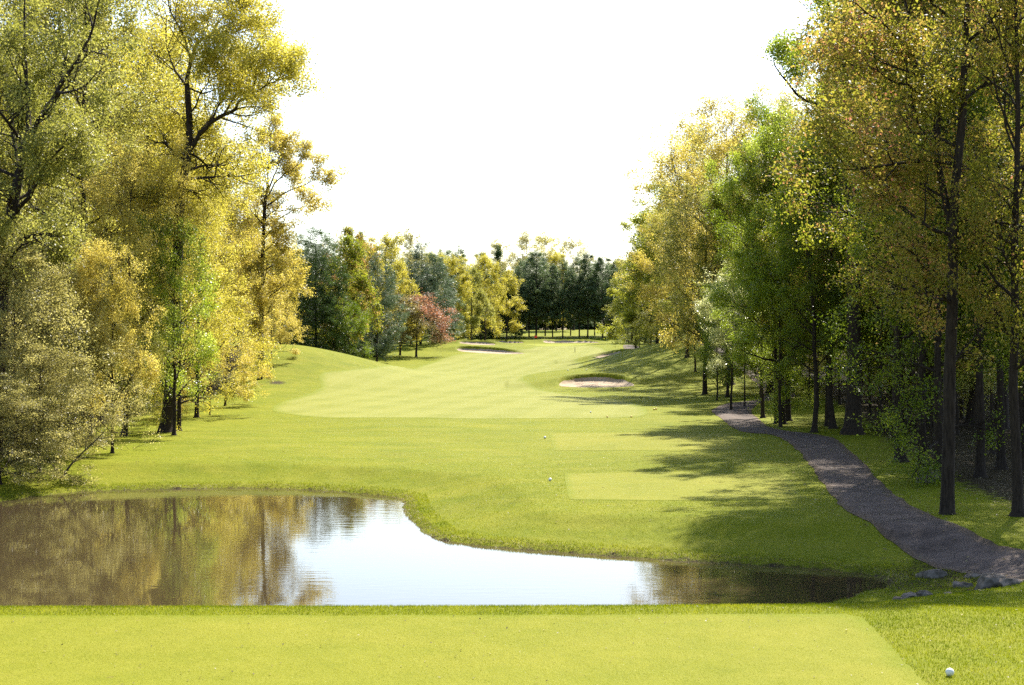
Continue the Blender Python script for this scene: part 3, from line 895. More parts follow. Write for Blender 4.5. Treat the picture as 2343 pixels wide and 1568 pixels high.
drawn_tree('maple_tree', 45.5, (2168, 1190), [(2166, 1190), (2170, 1000), (2172, 850), (2178, 700), (2180, 560), (2185, 430), (2195, 330), (2203, 250), (2205, 150), (2210, 60), (2215, -60), (2220, -200)], .20, .06,
    [([(2180, 560), (2168, 430, .5), (2157, 339, .8), (2151, 174, 1.2), (2118, 116, 1.4), (2110, 8, 1.6), (2100, -140, 2)], .12, .35),
     ([(2118, 118, 1.4), (2105, 104, 1.2), (2060, 70, .8), (2020, 42, .4), (1960, 10, 0), (1905, -10, -.3)], .06, .6),
     ([(2152, 215, 1.2), (2124, 200, 1), (2090, 187, .6), (2055, 189, .2), (2001, 162, -.2), (1947, 160, -.5), (1900, 140, -.6)], .05, .6),
     ([(2205, 165), (2220, 120, -.4), (2265, 95, -.8), (2313, 58, -1.2), (2380, 20, -1.6)], .06, .6),
     ([(2178, 700), (2120, 640, -.8), (2060, 590, -1.6), (2000, 560, -2.2)], .06, .55),
     ([(2180, 560), (2240, 500, -.6), (2300, 450, -1)], .06, .6),
     ([(2172, 850), (2230, 790, .8), (2290, 740, 1.4)], .05, .6)],
    'rust', 50000, 'tall red-flushed maple beside the cart path, its slender trunk rising past the top edge', rnd=dict(n=22, clear=1.0, lo=6, hi=17.5, L=(3.0, 3.8, 3.4), a0=88, a1=40), seed=104, size=.105, sigma=.3)

drawn_tree('elm_tree', 84, (1950, 990), [(1950, 990), (1954, 850), (1952, 650), (1948, 500), (1945, 400), (1944, 330), (1940, 250), (1935, 150), (1930, 40), (1925, -80), (1920, -180)], .44, .08,
    [([(1944, 335), (1915, 286, -.8), (1870, 262, -1.6), (1835, 248, -2.2), (1800, 232, -2.6), (1775, 205, -2.9), (1757, 185, -3.1), (1746, 162, -3.2)], .14, 0),
     ([(1775, 205, -2.9), (1768, 180, -2.9), (1764, 150, -3), (1775, 132, -3)], .02, .9),
     ([(1800, 232, -2.6), (1812, 200, -2), (1825, 165, -1.6), (1808, 140, -1.2)], .025, .7),
     ([(1835, 248, -2.2), (1850, 220, -3), (1868, 190, -3.6), (1850, 160, -4)], .03, .7),
     ([(1938, 220), (1900, 180, .5), (1868, 120, 1), (1852, 60, 1.2), (1862, 0, 1.2)], .06, .45),
     ([(1932, 90), (1900, 50, -.6), (1880, -10, -1.2), (1870, -60, -1.6)], .05, .5)],
    'fresh', 26000, 'thick trunked tree right of path, crooked limb sticking out left against the sky', rnd=dict(n=14, lo=9, hi=24, L=(2.7, 2.6, 2.2), a0=85, a1=35), seed=105, size=.12, sigma=.28)

# ---- left bank, front to back
def P(name, key, px, Y, top, mat, label, wide=1.0, rot=None, group=None, py=None, bark=None, cat='tree', dx=0):
    if py is not None:
        x, y = hit(px, py)
    else:
        x, y = at(px, Y), Y
    rot = (px * 1.7 + y * .31) % 6.28 if rot is None else rot
    return plant(name, key, x, y, top=top, rot=rot, wide=wide, mat=mat, label=label, group=group, bark=bark, cat=cat)

P('willow_tree', 'feather', 40, 65, 560, 'sage', 'pale feathery tree hanging over the pond at the far left', 1.05)
P('willow_tree', 'feather', 135, 72, 610, 'sage', 'pale feathery tree right of the one hanging over the pond', 1.0, rot=2.2)
P('willow_tree', 'feather', -60, 70, 500, 'sage', 'pale feathery tree at the left picture edge', 1.1, rot=4.0)
P('willow_tree', 'feather', 90, 63.5, 800, 'sage', 'low feathery tree above the pond edge beside the leaning sapling', 1.5, rot=1.0)
P('willow_tree', 'feather', 0, 60.5, 860, 'sage', 'lowest feathery tree on the bank in the left corner of the pond', 1.7, rot=5.0)
P('willow_tree', 'feather', 205, 80, 640, 'olive', 'olive feathery tree behind the rusty gold one', 1.0, rot=3.1)
P('maple_tree', 'tall_a', 198, 90, -120, 'olive', 'tall olive tree behind the grey-green pond trees', 1.0)
P('maple_tree', 'column_b', 257, 76, 560, 'gold', 'small rusty gold tree with a thin dark trunk on the left bank', .75, py=1037)
P('maple_tree', 'broad_c', 284, 90, 330, 'gold', 'golden tree left of the big oak with its trunk bare near the grass', .85, py=998)
P('maple_tree', 'column_a', 409, 92, 420, 'yellow', 'yellow tree whose straight trunk stands right beside the oak', .85)
P('maple_tree', 'column_b', 398, 86, 500, 'fresh', 'fresh green young maple in front of the oak trunk', .85)
P('maple_tree', 'column_a', 450, 108, 365, 'yellow', 'bright yellow tree with branches sweeping low over the grass right of the oak', .8)
P('maple_tree', 'under_a', 515, 128, 660, 'yellow', 'low spreading yellow tree left of the golden maple', 1.0)
P('maple_tree', 'under_b', 480, 112, 720, 'gold', 'low gold tree skirting the grass between oak and golden maple', .9)
P('maple_tree', 'tall_b', 300, 118, 60, 'yellow', 'tall yellow tree rising left of the oak crown', 1.1)
P('maple_tree', 'tall_c', 130, 105, -150, 'yellow', 'very tall yellow tree at the top left corner', 1.1)
P('maple_tree', 'broad_a', 350, 132, 230, 'yellow', 'yellow tree filling the gap behind the oak trunk', 1.0)
P('maple_tree', 'broad_b', 520, 175, 325, 'rust', 'orange-tinged tree between the oak and the golden maple', .8)
P('maple_tree', 'broad_c', 470, 150, 380, 'gold', 'gold tree behind the oak on its right', .9)
P('maple_tree', 'column_a', 560, 190, 430, 'gold', 'gold tree just behind the golden maple on its left', .9)
P('maple_tree', 'far_a', 640, 200, 560, 'gold', 'gold tree on the back of the left mound beside the dark spruce', .8)
P('maple_tree', 'under_a', 620, 178, 660, 'gold', 'low gold tree standing at the foot of the golden maple', 1.0)
rngp = np.random.default_rng(7)
for i, (px, Y, top) in enumerate([(-60, 95, -100), (30, 120, 40), (90, 150, 180), (180, 140, 120), (240, 160, 230), (300, 175, 330), (380, 185, 400), (440, 200, 430), (150, 190, 330), (20, 180, 260), (-60, 150, 150), (230, 210, 420), (500, 225, 500),
                                  (-120, 120, 0), (-220, 85, -100), (-330, 100, 0), (-470, 95, 0), (-420, 130, 120), (-600, 110, 100), (-250, 150, 200), (80, 215, 380), (580, 235, 520), (330, 140, 520), (90, 118, 480), (200, 125, 540), (420, 150, 620)]):
    P('wood_tree', ['broad_a', 'broad_c', 'tall_c', 'far_a'][i % 4] if Y < 190 else 'far_b', px, Y, top, ['olive', 'yellow', 'gold', 'olive'][i % 4],
      'olive or yellow leaved tree deep in the wood behind the left bank', 1.0, group='trees deep in the left wood')
for i, (px, Y, top) in enumerate([(60, 88, 760), (140, 95, 700), (230, 105, 760), (320, 120, 740), (10, 98, 700), (380, 140, 780), (450, 150, 770)]):
    P('understorey_tree', ['under_a', 'under_b'][i % 2], px, Y, top, ['olive', 'mixed', 'sage'][i % 3], 'small olive tree under the taller trees of the left wood', 1.2, group='understorey of the left wood')

# leaning bare sapling
drawn_tree('sapling', 63, (140, 1092), [(140, 1094), (165, 1060), (195, 1030), (222, 1005), (240, 985)], .05, .015,
    [([(165, 1060), (185, 1050, .2), (215, 1048, .4)], .018, 0), ([(195, 1030), (200, 1000, .2), (205, 970, .3)], .018, .5), ([(140, 1092), (120, 1060, -.2), (112, 1020, -.3)], .025, .5), ([(222, 1005), (250, 1000, .1)], .012, 0)],
    'sage', 260, 'leaning nearly bare sapling on the left pond bank', seed=108, size=.09, sigma=.12, bark='bark_grey', flare=1.1)

# ---- far left group and the trees round the green
P('spruce_tree', 'spruce_a', 722, 216, 527, 'spruce', 'broad dark evergreen behind the left mound beside the golden maple', 1.0)
P('spruce_tree', 'spruce_b', 672, 240, 570, 'spruce', 'dark evergreen half hidden behind the golden maple', 1.1)
P('maple_tree', 'far_b', 790, 222, 548, 'mixed', 'green tree with pinkish new leaves in front of the broad dark evergreen', .85)
P('maple_tree', 'under_a', 800, 214, 690, 'greenleaf', 'low fresh green tree at the foot of the left mound', .9)
P('maple_tree', 'far_c', 796, 255, 524, 'rust', 'rust red tree top behind the pinkish green tree', 1.0)
P('spruce_tree', 'spruce_b', 822, 270, 528, 'spruce', 'narrow dark evergreen right of the rust red tree', .9)
P('pine_tree', 'wpine_c', 862, 247, 580, 'bluepine', 'soft grey-green pine left of the red tree', .95)
P('maple_tree', 'far_a', 882, 288, 538, 'yellow', 'bright yellow tree top above the soft grey-green pine', .85)
P('maple_tree', 'far_b', 915, 275, 604, 'yellow', 'yellow tree just left of the red tree', .85)
P('pine_tree', 'wpine_c', 962, 303, 556, 'bluepine', 'large soft grey pine behind the red tree', 1.35)
P('pine_tree', 'wpine_c', 1003, 312, 590, 'bluepine', 'soft grey pine right of and behind the red tree', 1.2)
P('bare_tree', 'sparse_far', 940, 330, 528, 'sage', 'almost bare pale tree top above the large soft grey pine', .8)
PROTO_RED = grow(81, 11, 1.6, 5.6, 'round', 26, (6, 4), .18, 17000, .22, .42, a_lo=72, a_hi=18,
                 tint_fn=lambda C, t: t * .5 + .5 * sstep(.2, 3.6, C[:, 0] * .8 + (C[:, 2] - 6.0) * .35 + vnoise(C[:, 0] * .7 + 20, C[:, 2] * .7 + 20, 6) * 1.6 - .8))
proto('redtree', PROTO_RED)
P('red_maple', 'redtree', 952, 262, 672, 'redtip', 'small round tree reddened on its right side, alone at the fairway edge', 1.5, rot=0, py=817)
P('maple_tree', 'far_a', 1038, 335, 588, 'yellow', 'yellow-green tree right of the red tree', .85)
P('maple_tree', 'far_b', 1078, 345, 618, 'olive', 'olive yellow tree between the red tree and the pines', .85)
P('maple_tree', 'far_a', 1108, 372, 585, 'yellow', 'yellowish tree left of the tall pines, taller than its neighbour', .75)
P('maple_tree', 'far_c', 1158, 392, 622, 'yellow', 'slim yellow-green young tree in front of the tall pines', 1.1)
P('maple_tree', 'far_b', 1112, 398, 690, 'olive', 'low olive tree in front of the trunks left of the tall pines', .9)
P('pine_tree', 'wpine_a', 1048, 392, 557, 'pine', 'dark pine with a brownish top behind the yellow-green tree', 1.2)
P('pine_tree', 'wpine_b', 1100, 405, 569, 'pine', 'dark pine with a narrow top, second from the left of the far pines', 1.1)
P('spruce_tree', 'spruce_b', 1142, 412, 560, 'spruce', 'dark evergreen standing left of the tall pine row', 1.2)
ORD = ['first', 'second', 'third', 'fourth', 'fifth', 'sixth', 'seventh', 'eighth', 'ninth', 'tenth', 'eleventh', 'twelfth', 'thirteenth', 'fourteenth', 'fifteenth', 'sixteenth']
row = [(1180, 416, 612), (1194, 424, 590), (1210, 417, 578), (1226, 412, 568), (1247, 421, 577), (1264, 416, 600), (1287, 413, 590), (1305, 423, 604), (1325, 417, 578), (1344, 414, 572), (1360, 424, 596), (1378, 412, 580), (1395, 421, 600), (1410, 416, 590), (1436, 420, 600)]
for i, (px, Y, top) in enumerate(row):
    P('pine_tree', ['wpine_a', 'wpine_b'][i % 2], px, Y, top, 'pine', 'tall dark pine behind the green, %s from the left of the row' % ORD[i], 1.25 if i in (3, 11) else 1.02, group='tall pines behind the green')
for i, (px, Y, top) in enumerate([(1040, 408, 640), (1060, 414, 650), (1086, 420, 640), (1130, 416, 650)]):
    P('pine_tree', ['wpine_b', 'wpine_a'][i % 2], px, Y, top, 'pine', 'shaded pine left of the tall pine row, %s from the left' % ORD[i], 1.1, group='shaded pines left of the tall row')
for px, Y, top, mat, lab in [(1205, 470, 534, 'sage', 'pale thin tree top rising above the left of the pine row'), (1252, 480, 536, 'yellow', 'pale yellow tree top above the middle of the pine row'), (1312, 474, 546, 'sage', 'pale tree top above the right of the pine row'),
                             (1142, 478, 552, 'sage', 'pale grey tree top left of the pine row')]:
    P('poplar_tree', 'sparse_far', px, Y, top, mat, lab, 1.2)
P('maple_tree', 'far_a', 1272, 468, 580, 'yellow', 'yellow tree glowing between the tall pines', .7)
k = 0
for i in range(34):
    x = -92 + i * 6.2 + rngp.normal(0, 1.2); y = 512 + (i * 37 % 5) * 9
    plant('wood_tree', ['spruce_a', 'wpine_c', 'far_a', 'spruce_b'][i % 4], x, y, H=21 + (i * 7 % 6), rot=i * 1.3, wide=1.25, mat=['spruce', 'pine', 'olive', 'spruce'][i % 4], label='dark tree of the far wood beyond the tall pines', group='far wood beyond the pines')
for i in range(26):
    x = -78 + i * 6.2 + rngp.normal(0, .8)
    plant('understorey_tree', 'hedge', x, 497 + (i * 29 % 6), H=7.5 + (i * 7 % 4) * .9, rot=i * 1.9, wide=1.7, mat=['spruce', 'greenleaf', 'pine'][i % 3], label='dense dark bush edging the far wood behind the bright strip of grass', group='bushes edging the far wood')
for i in range(30):
    x = -88 + i * 6.4 + rngp.normal(0, 1.5); y = 500 + (i * 23 % 7) * 2
    plant('understorey_tree', ['under_b', 'under_a'][i % 2], x + 3, y + 36, H=10 + (i * 3 % 4), rot=i * 1.1, wide=1.5, mat=['spruce', 'olive', 'pine'][i % 3], label='low dark growth at the foot of the far wood', group='low growth of the far wood')
    plant('understorey_tree', ['under_a', 'bush_a', 'under_b'][i % 3], x, y, H=7 + (i * 5 % 4), rot=i * 2.1, wide=1.6, mat=['greenleaf', 'spruce', 'greenleaf'][i % 3], label='low dark growth at the foot of the far wood', group='low growth of the far wood')
for i, (px, Y, top) in enumerate([(620, 300, 560), (660, 320, 570), (720, 300, 560), (770, 330, 560), (830, 340, 560), (880, 360, 570), (940, 380, 575), (990, 390, 580), (1020, 420, 575)]):
    P('wood_tree', ['wpine_c', 'far_a', 'spruce_a'][i % 3], px, Y, top, ['pine', 'olive', 'spruce'][i % 3], 'dark tree of the wood behind the left mound', 1.1, group='wood behind the left mound')

# ---- right side, far to near
P('maple_tree', 'far_a', 1503, 236, 495, 'spring', 'rounded olive-green tree whose branches hang to the grass by the path top', 1.15)
P('maple_tree', 'far_b', 1455, 262, 585, 'spring', 'olive tree nearest the pines on the right side of the fairway', .95)
P('maple_tree', 'under_a', 1462, 240, 690, 'spring', 'low olive tree skirting the grass left of the path top', 1.0)
P('maple_tree', 'far_c', 1545, 244, 440, 'spring', 'olive tree behind the path top, taller than the rounded one', 1.2)
P('bare_tree', 'sparse_far', 1487, 262, 480, 'sage', 'bare twiggy tree top left of the olive trees', .7)
P('ash_tree', 'sparse_a', 1572, 190, 285, 'olive', 'thin half-leaved tree left of the great golden crown', .95)
P('maple_tree', 'broad_b', 1600, 205, 330, 'gold', 'golden tree standing behind the thin half-leaved one', .95)
P('maple_tree', 'far_a', 1555, 225, 415, 'spring', 'yellow-green tree above the top of the path', 1.1)
P('maple_tree', 'under_c', 1590, 178, 640, 'spring', 'small yellow-green tree on the shaded slope beside the path', 1.3)
P('maple_tree', 'broad_a', 1668, 165, 225, 'gold', 'great golden tree on the right, its crown against the sky', 1.05)
P('maple_tree', 'broad_b', 1760, 150, 235, 'gold', 'golden tree right of the great golden crown', .9)
P('maple_tree', 'broad_c', 1612, 155, 440, 'olive', 'olive tree with a slim dark trunk by the bend of the path', .95, py=903)
P('maple_tree', 'tall_b', 1663, 150, 430, 'mixed', 'tree with a dark trunk right of the bend in the path, reddish leaves low down', .8, py=909)
P('maple_tree', 'under_c', 1672, 122, 615, 'pale', 'small tree with pale shining leaves above the path', 1.0)
P('maple_tree', 'column_b', 1640, 140, 690, 'fresh', 'small fresh green tree under the olive tree by the path', .9)
P('maple_tree', 'under_c', 1703, 124, 650, 'greenleaf', 'thin trunked tree on the strip of grass where the path forks', .8, py=930)
P('maple_tree', 'broad_a', 1790, 100, 285, 'fresh', 'bright green tree whose lit left side faces the fairway', .78)
P('maple_tree', 'tall_b', 1745, 108, 480, 'fresh', 'bright green tree in front of the golden crowns', 1.0)
P('maple_tree', 'under_c', 1785, 95, 560, 'fresh', 'low bright yellow-green tree with layered branches', 1.1)
P('maple_tree', 'tall_a', 1777, 102, 330, 'mixed', 'dark trunked tree in the right wood, first of a pair', .8, py=970)
P('maple_tree', 'tall_c', 1800, 104, 240, 'greenleaf', 'broad trunked tree in the right wood, second of a pair', .9, py=963)
P('maple_tree', 'tall_b', 1862, 88, 330, 'greenleaf', 'dark trunked tree left of the thickest trunk in the right wood', 1.0, py=990)
P('maple_tree', 'tall_a', 1905, 92, 250, 'mixed', 'tree with dark trunk just left of the thickest trunk', .95, py=981)
P('maple_tree', 'tall_b', 2060, 66, -260, 'mixed', 'slim trunk right of the path, left of the red-flushed maple', .9, py=1057)
P('maple_tree', 'sparse_a', 2110, 62, -350, 'rust', 'slim trunk just left of the red-flushed maple', .85, py=1079)
P('maple_tree', 'column_a', 2144, 60, 100, 'greenleaf', 'slim leafy tree close behind the red-flushed maple', 1.0, py=1096)
P('maple_tree', 'sparse_a', 2242, 61, -300, 'mixed', 'slim dark trunk right of the red-flushed maple', .9, py=1092)
P('maple_tree', 'sparse_a', 2290, 64, -200, 'olive', 'thin trunk deep in shade near the right edge', .9, py=1074)
P('maple_tree', 'tall_b', 2329, 43, -420, 'rust', 'dark trunk at the right edge of the picture beside the path', .8, py=1181)
fill = [(1990, 165, 200), (2090, 205, 240), (2190, 200, 220), (2290, 195, 200), (2380, 185, 150), (1880, 215, 330), (1780, 225, 380), (2010, 225, 300), (2240, 150, 60), (2390, 140, 40), (2075, 118, 40), (2120, 112, -60), (2060, 100, 60), (2120, 96, -150), (2150, 92, -160), (2220, 96, -120), (2290, 90, -200), (2340, 100, -100), (2480, 80, -300), (2350, 70, -350),
        (1950, 150, 260), (2040, 145, 60), (2140, 140, 40), (2250, 135, 20), (2340, 130, 0), (1900, 190, 300), (2010, 180, 200), (2120, 175, 180), (2230, 170, 160), (2330, 165, 150), (1720, 200, 330), (2420, 120, 0), (2460, 150, 100), (1650, 230, 420), (1590, 280, 470)]
for i, (px, Y, top) in enumerate(fill):
    P('wood_tree', ['tall_a', 'tall_c', 'broad_a', 'tall_b', 'broad_c'][i % 5], px, Y, top, ['mixed', 'greenleaf', 'olive', 'mixed', 'rust'][i % 5], 'tall green or reddish tree deep in the right wood', 1.0, group='trees deep in the right wood')
under = [(2140, 74, 560), (2230, 78, 520), (2330, 66, 500), (1890, 96, 560), (2010, 88, 520), (1850, 140, 680), (1960, 140, 660), (2090, 140, 650), (2200, 138, 650), (2310, 136, 650), (1760, 165, 700), (1830, 170, 700), (1910, 170, 700), (2000, 165, 690), (2110, 165, 690), (2220, 160, 690), (2330, 155, 680), (1700, 195, 710), (1640, 215, 720), (2270, 68, 500), (2340, 60, 420), (2190, 84, 560), (2280, 88, 520), (2060, 96, 560), (1990, 110, 600), (2080, 110, 560), (2200, 105, 560), (2300, 100, 560),
         (2360, 85, 500), (1870, 125, 620), (1920, 130, 640), (2050, 130, 640), (2150, 130, 640), (2250, 125, 640), (1780, 130, 640), (2340, 120, 600), (1740, 150, 620)]
for i, (px, Y, top) in enumerate(under):
    P('understorey_tree', 'under_c' if Y < 145 else ['under_a', 'under_b', 'column_b'][i % 3], px, Y, top, ['greenleaf', 'mixed', 'greenleaf', 'olive'][i % 4], 'small leafy tree in the shade of the right wood', 1.15, group='understorey of the right wood')
for i, (px, Y, top) in enumerate([(1420, 330, 590), (1450, 360, 590), (1490, 320, 560), (1530, 340, 520), (1570, 310, 500), (1620, 320, 450), (1470, 430, 600), (1510, 440, 590)]):
    P('wood_tree', ['far_a', 'spruce_a', 'far_b', 'far_a'][i % 4], px + 25, Y, top, ['olive', 'spruce', 'olive', 'gold'][i % 4], 'tree in the wood right of the green', 1.0, group='wood right of the green')

# ------------------------------------------------------------------ small things
import bmesh
def bm_obj(name, bm, mat, parent=None, smooth=True):
    me = bpy.data.meshes.new(name); bm.to_mesh(me); bm.free()
    if smooth:
        me.polygons.foreach_set('use_smooth', np.ones(len(me.polygons), dtype=bool))
    me.materials.append(mat)
    return link(bpy.data.objects.new(name, me), parent)

def lathe(bm, prof, seg=16, origin=(0, 0, 0)):
    rings = []
    for r, z in prof:
        rings.append([bm.verts.new((origin[0] + r * math.cos(2 * math.pi * k / seg), origin[1] + r * math.sin(2 * math.pi * k / seg), origin[2] + z)) for k in range(seg)])
    for a, b in zip(rings[:-1], rings[1:]):
        for k in range(seg):
            bm.faces.new((a[k], a[(k + 1) % seg], b[(k + 1) % seg], b[k]))
    bm.faces.new(rings[0][::-1]); bm.faces.new(rings[-1])

def tee_marker(px, py, r, mat, label, group='tee markers'):
    x, y = hit(px, py)
    z = hz(x, y)
    e = link(bpy.data.objects.new('tee_marker', None)); e.location = (x, y, z); e.empty_display_size = .1
    e.rotation_euler = (.05, -.06, px)
    tag(e, label, 'tee marker', group)
    bm = bmesh.new()
    prof = [(r * math.sin(a) + .0004, r * .96 - r * .96 * math.cos(a)) for a in np.linspace(.12, math.pi - .02, 14)]
    lathe(bm, prof, 20)
    bm_obj('ball', bm, mat, e)
    bm = bmesh.new()
    lathe(bm, [(.004, -.09), (.007, -.02), (.007, .004), (r * .28, .006), (r * .3, .012)], 10)
    bm_obj('stake', bm, M['post'], e)
    return e
tee_marker(2173, 1549, .056, M['white'], 'white ball tee marker on the near tee rough at lower right')
tee_marker(1258, 1101, .065, M['white'], 'white ball tee marker left of the nearer tee beyond the pond')
tee_marker(1246, 1004, .075, M['white'], 'white ball tee marker left of the farther tee beyond the pond')
tee_marker(1299, 849, .09, M['white'], 'tiny white marker left of its pair on the rough above the big bunker')
tee_marker(1341, 848, .09, M['white'], 'tiny white marker right of its pair on the rough above the big bunker')
tee_marker(1351, 945, .07, M['white'], 'small pale marker on the front of the fairway')
tee_marker(1389, 956, .07, M['ymark'], 'small yellow marker at the fairway front edge, left of two')
tee_marker(1444, 956, .07, M['ymark'], 'small orange-yellow marker at the fairway front edge, right of two')
tee_marker(1496, 939, .08, M['ymark'], 'yellow marker in the tree shade at the fairway corner, left of a pair')
tee_marker(1501, 938, .08, M['ymark'], 'yellow marker in the tree shade at the fairway corner, right of a pair')

def flagstick():
    x, y = hit(1222, 789, ymin=300)
    y = 340; x = at(1222, y); z = hz(x, y)
    e = link(bpy.data.objects.new('flagstick', None)); e.location = (x, y, z)
    tag(e, 'red flag on a thin pole standing on the green', 'flagstick')
    bm = bmesh.new(); lathe(bm, [(.02, -.1), (.018, 1.2), (.014, 2.2), (.016, 2.22)], 8); bm_obj('pole', bm, M['metal'], e)
    bm = bmesh.new()
    n = 8; rows = []
    for k in range(n + 1):
        u = k / n
        yy = .06 * math.sin(u * 7) * u
        rows.append([bm.verts.new((.015 + u * .62, yy + d, 2.2 - .5 * v + .05 * u * (-1))) for v in (0, 1) for d in (0, .006)])
    for a, b in zip(rows[:-1], rows[1:]):
        bm.faces.new((a[0], b[0], b[2], a[2])); bm.faces.new((a[3], b[3], b[1], a[1]))
        bm.faces.new((a[0], a[1], b[1], b[0])); bm.faces.new((a[2], b[2], b[3], a[3]))
    bm.faces.new((rows[0][0], rows[0][2], rows[0][3], rows[0][1])); bm.faces.new((rows[-1][0], rows[-1][1], rows[-1][3], rows[-1][2]))
    bm_obj('flag', bm, M['flag'], e)
flagstick()

def yardage_post():
    y = 290; x = at(1315, y)
    x, y = hit(1315, 806.5)
    z = hz(x, y)
    e = link(bpy.data.objects.new('yardage_post', None)); e.location = (x, y, z)
    tag(e, 'slim dark green post standing in the far fairway', 'post')
    bm = bmesh.new(); lathe(bm, [(.055, -.15), (.055, .92), (.05, .95), (.02, .965)], 12); bm_obj('shaft', bm, M['post'], e)
    bm = bmesh.new(); lathe(bm, [(.057, .74), (.059, .75), (.059, .86), (.057, .87)], 12); bm_obj('band', bm, M['white'], e)
yardage_post()

def boulder(x, y, sx, sy, sz, seed, label, rot=0, group='boulders by the pond inlet'):
    bm = bmesh.new()
    bmesh.ops.create_icosphere(bm, subdivisions=4, radius=1)
    rng = np.random.default_rng(seed)
    cuts = [(norm(rng.normal(0, 1, 3)), rng.uniform(.55, .9)) for _ in range(14)]
    offs = rng.normal(0, 1, (4, 3)) * 2
    for v in bm.verts:
        c = np.array(v.co)
        for nrm, dd in cuts:
            k = c @ nrm
            if k > dd: c = c - nrm * (k - dd) * .92
        c = c * (1 + .05 * math.sin(c @ offs[0] * 3) + .035 * math.sin(c @ offs[1] * 6) + .02 * math.sin(c @ offs[2] * 12))
        v.co = (c[0] * sx, c[1] * sy, c[2] * sz)
    o = bm_obj('boulder', bm, M['rock'])
    o.location = (x, y, hz(x, y) + sz * .12); o.rotation_euler = (0, 0, rot)
    tag(o, label, 'boulder', group)
def rock(px, py, w, h, seed, label, depth=.8):
    x, y = hit(px, py)
    boulder(x, y, w, w * depth, h, seed, label, rot=seed)
rock(2262, 1318, .52, .30, 1, 'largest grey boulder between the path and the pond inlet')
rock(2200, 1298, .34, .16, 2, 'flat pale boulder left of the largest one')
rock(2130, 1262, .40, .20, 3, 'long low boulder at the path edge above the inlet')
rock(2310, 1330, .32, .2, 4, 'boulder right of the largest one by the path')
rock(2168, 1330, .16, .10, 5, 'small stone in front of the flat pale boulder')
rock(2225, 1272, .22, .11, 6, 'small stone on the path edge behind the flat pale boulder')
rock(2052, 1318, .2, .1, 8, 'small brown stone on the muddy lip of the pond', .7)
rock(2122, 1104, .42, .55, 9, 'tall grey boulder leaning beside the red-flushed maple trunk')

rock(2085, 1312, .38, .12, 11, 'low flat stone where the stream meets the pond', .7)
rock(2115, 1322, .2, .12, 12, 'small dark stone beside the low flat one at the inlet')

# ------------------------------------------------------------------ grass blades where single blades show
def blade_mat(name, stops):
    return leaf_mat(name, stops, trans=.45, spec=.25, rough=.5)
M['blade_tee'] = blade_mat('blades_tee', L3((.15, .172, .010), (.215, .23, .016), (.31, .30, .04)))
M['blade_rough'] = blade_mat('blades_rough', L3((.090, .122, .004), (.160, .188, .007), (.262, .265, .022)))
M['blade_dry'] = blade_mat('blades_dry', L3((.10, .085, .03), (.20, .165, .07), (.42, .36, .20)))

def blades(name, pts, h, w, mat, seed, label=None, lean=.35):
    rng = np.random.default_rng(seed)
    n = len(pts)
    z = height(pts[:, 0], pts[:, 1])
    B = np.stack([pts[:, 0], pts[:, 1], z - .004], 1)
    hh = h * rng.uniform(.55, 1.25, n)
    a = rng.uniform(0, 6.283, n)
    side = np.stack([np.cos(a), np.sin(a), np.zeros(n)], 1) * (w * rng.uniform(.7, 1.3, n) * .5)[:, None]
    tip = B + np.stack([rng.normal(0, lean, n) * hh, rng.normal(0, lean, n) * hh, hh], 1)
    V = np.stack([B - side, B + side, tip], 1).reshape(-1, 3)
    me = np_mesh(name, V, np.arange(3 * n).reshape(n, 3), mat)
    tint = .5 + .6 * (vnoise(pts[:, 0] * 1.3 + 40, pts[:, 1] * .9 + 40, 2) - .5) + .35 * (vnoise(pts[:, 0] * 6 + 40, pts[:, 1] * 4 + 40, 3) - .5) + rng.normal(0, .16, n)
    add_attr(me, 'tint', np.clip(tint, 0, 1), 'FACE')
    o = link(bpy.data.objects.new(name, me)); tag(o, label, 'grass', kind='stuff')
    return o
rg = np.random.default_rng(55)
def scatter(n, x0, x1, y0, y1, inside=None, outside=None, spread=False):
    """spread: blade density follows the width the picture shows at each distance"""
    y = rg.uniform(y0, y1, n); x = rg.uniform(x0, x1, n)
    if spread:
        x = x * y / y1
    k = np.ones(n, bool)
    for p in (inside or []): k &= sdf_poly(x, y, p) < 0
    for p in (outside or []): k &= sdf_poly(x, y, p) > 0
    return np.stack([x, y], 1)[k]
p = scatter(260000, -8.8, 8.8, 18.6, 24.6, inside=[TEE_FRONT])
blades('grass', p, .020, .007, M['blade_tee'], 1, 'close mown blades of the near tee')
p = scatter(190000, -9.5, 11.5, 18.6, 26.6, outside=[TEE_FRONT])
blades('grass', p, .045, .009, M['blade_rough'], 2, 'longer grass round the near tee')
q = scatter(230000, -20, 16, 39, 76, outside=[POND, PATH, TEE_MID])
q = q[rg.random(len(q)) < 1 - sstep(46, 76, q[:, 1])]
blades('grass', q, .04, .014, M['blade_rough'], 3, 'grass on the far bank of the pond')
q = scatter(60000, 5, 12, 26.5, 40, outside=[POND, PATH])
blades('grass', q, .05, .011, M['blade_rough'], 4, 'grass between near tee and pond inlet')
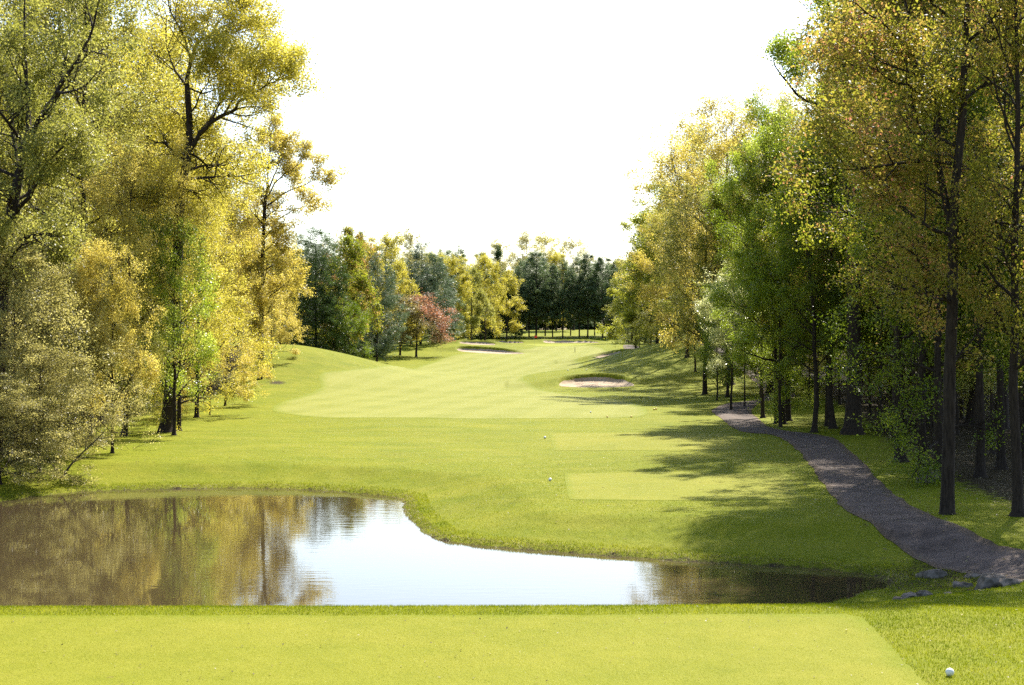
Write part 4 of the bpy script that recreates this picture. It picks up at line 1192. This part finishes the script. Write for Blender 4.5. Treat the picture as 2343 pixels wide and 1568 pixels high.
# ragged growth along the water's edge
def rim(n, d0, d1):
    P_ = np.array(POND); nxt = np.roll(P_, -1, 0)
    L = np.linalg.norm(nxt - P_, axis=1)
    i = rg.choice(len(P_), n, p=L / L.sum()); t = rg.uniform(0, 1, n)[:, None]
    e = P_[i] * (1 - t) + nxt[i] * t
    d = norm(nxt[i] - P_[i]); nrm_ = np.stack([d[:, 1], -d[:, 0]], 1)
    # outward side
    s = np.where(sdf_poly((e + nrm_ * .05)[:, 0], (e + nrm_ * .05)[:, 1], POND) > 0, 1, -1)[:, None]
    r_ = e + nrm_ * s * rg.uniform(d0, d1, (n, 1)) 
    return r_[(r_[:, 1] > 37) & (r_[:, 0] > -22)]
blades('grass', rim(26000, .05, .9), .075, .016, M['blade_rough'], 5, 'ragged longer grass fringing the pond')
blades('dry_grass', rim(16000, -.1, .4), .06, .014, M['blade_dry'], 6, 'dry straw along the water edge', lean=.8)

# fallen leaves and clippings lying on the near turf
def fallen(n, x0, x1, y0, y1, size, seed, label):
    r = np.random.default_rng(seed)
    y = r.uniform(y0, y1, n); x = r.uniform(x0, x1, n)
    k = sdf_poly(x, y, POND) > .3
    x, y = x[k], y[k]; n = len(x)
    c = np.stack([x, y, height(x, y) + .022], 1)
    nrm = norm(r.normal(0, .35, (n, 3)) + np.array([0, 0, 1]))
    t = norm(np.cross(nrm, r.normal(0, 1, (n, 3)))); b = np.cross(nrm, t)
    s_ = size * r.uniform(.5, 1.5, (n, 1))
    V = np.stack([c - t * s_ * .5, c + b * s_ * .28 + nrm * s_ * .1, c + t * s_ * .5, c - b * s_ * .28 + nrm * s_ * .1], 1).reshape(-1, 3)
    me = np_mesh('fallen_leaves', V, np.arange(4 * n).reshape(n, 4), M['blade_dry'])
    add_attr(me, 'tint', r.uniform(0, 1, n), 'FACE')
    tag(link(bpy.data.objects.new('fallen_leaves', me)), label, 'leaves', kind='stuff')
fallen(420, -9, 9, 18.5, 26, .035, 71, 'small dry leaves scattered on the near tee')
fallen(2600, 9.5, 26, 28, 75, .08, 72, 'dry leaves scattered along the cart path and under the right trees')
fallen(900, -24, 10, 45, 80, .06, 73, 'dry leaves scattered on the grass beyond the pond')
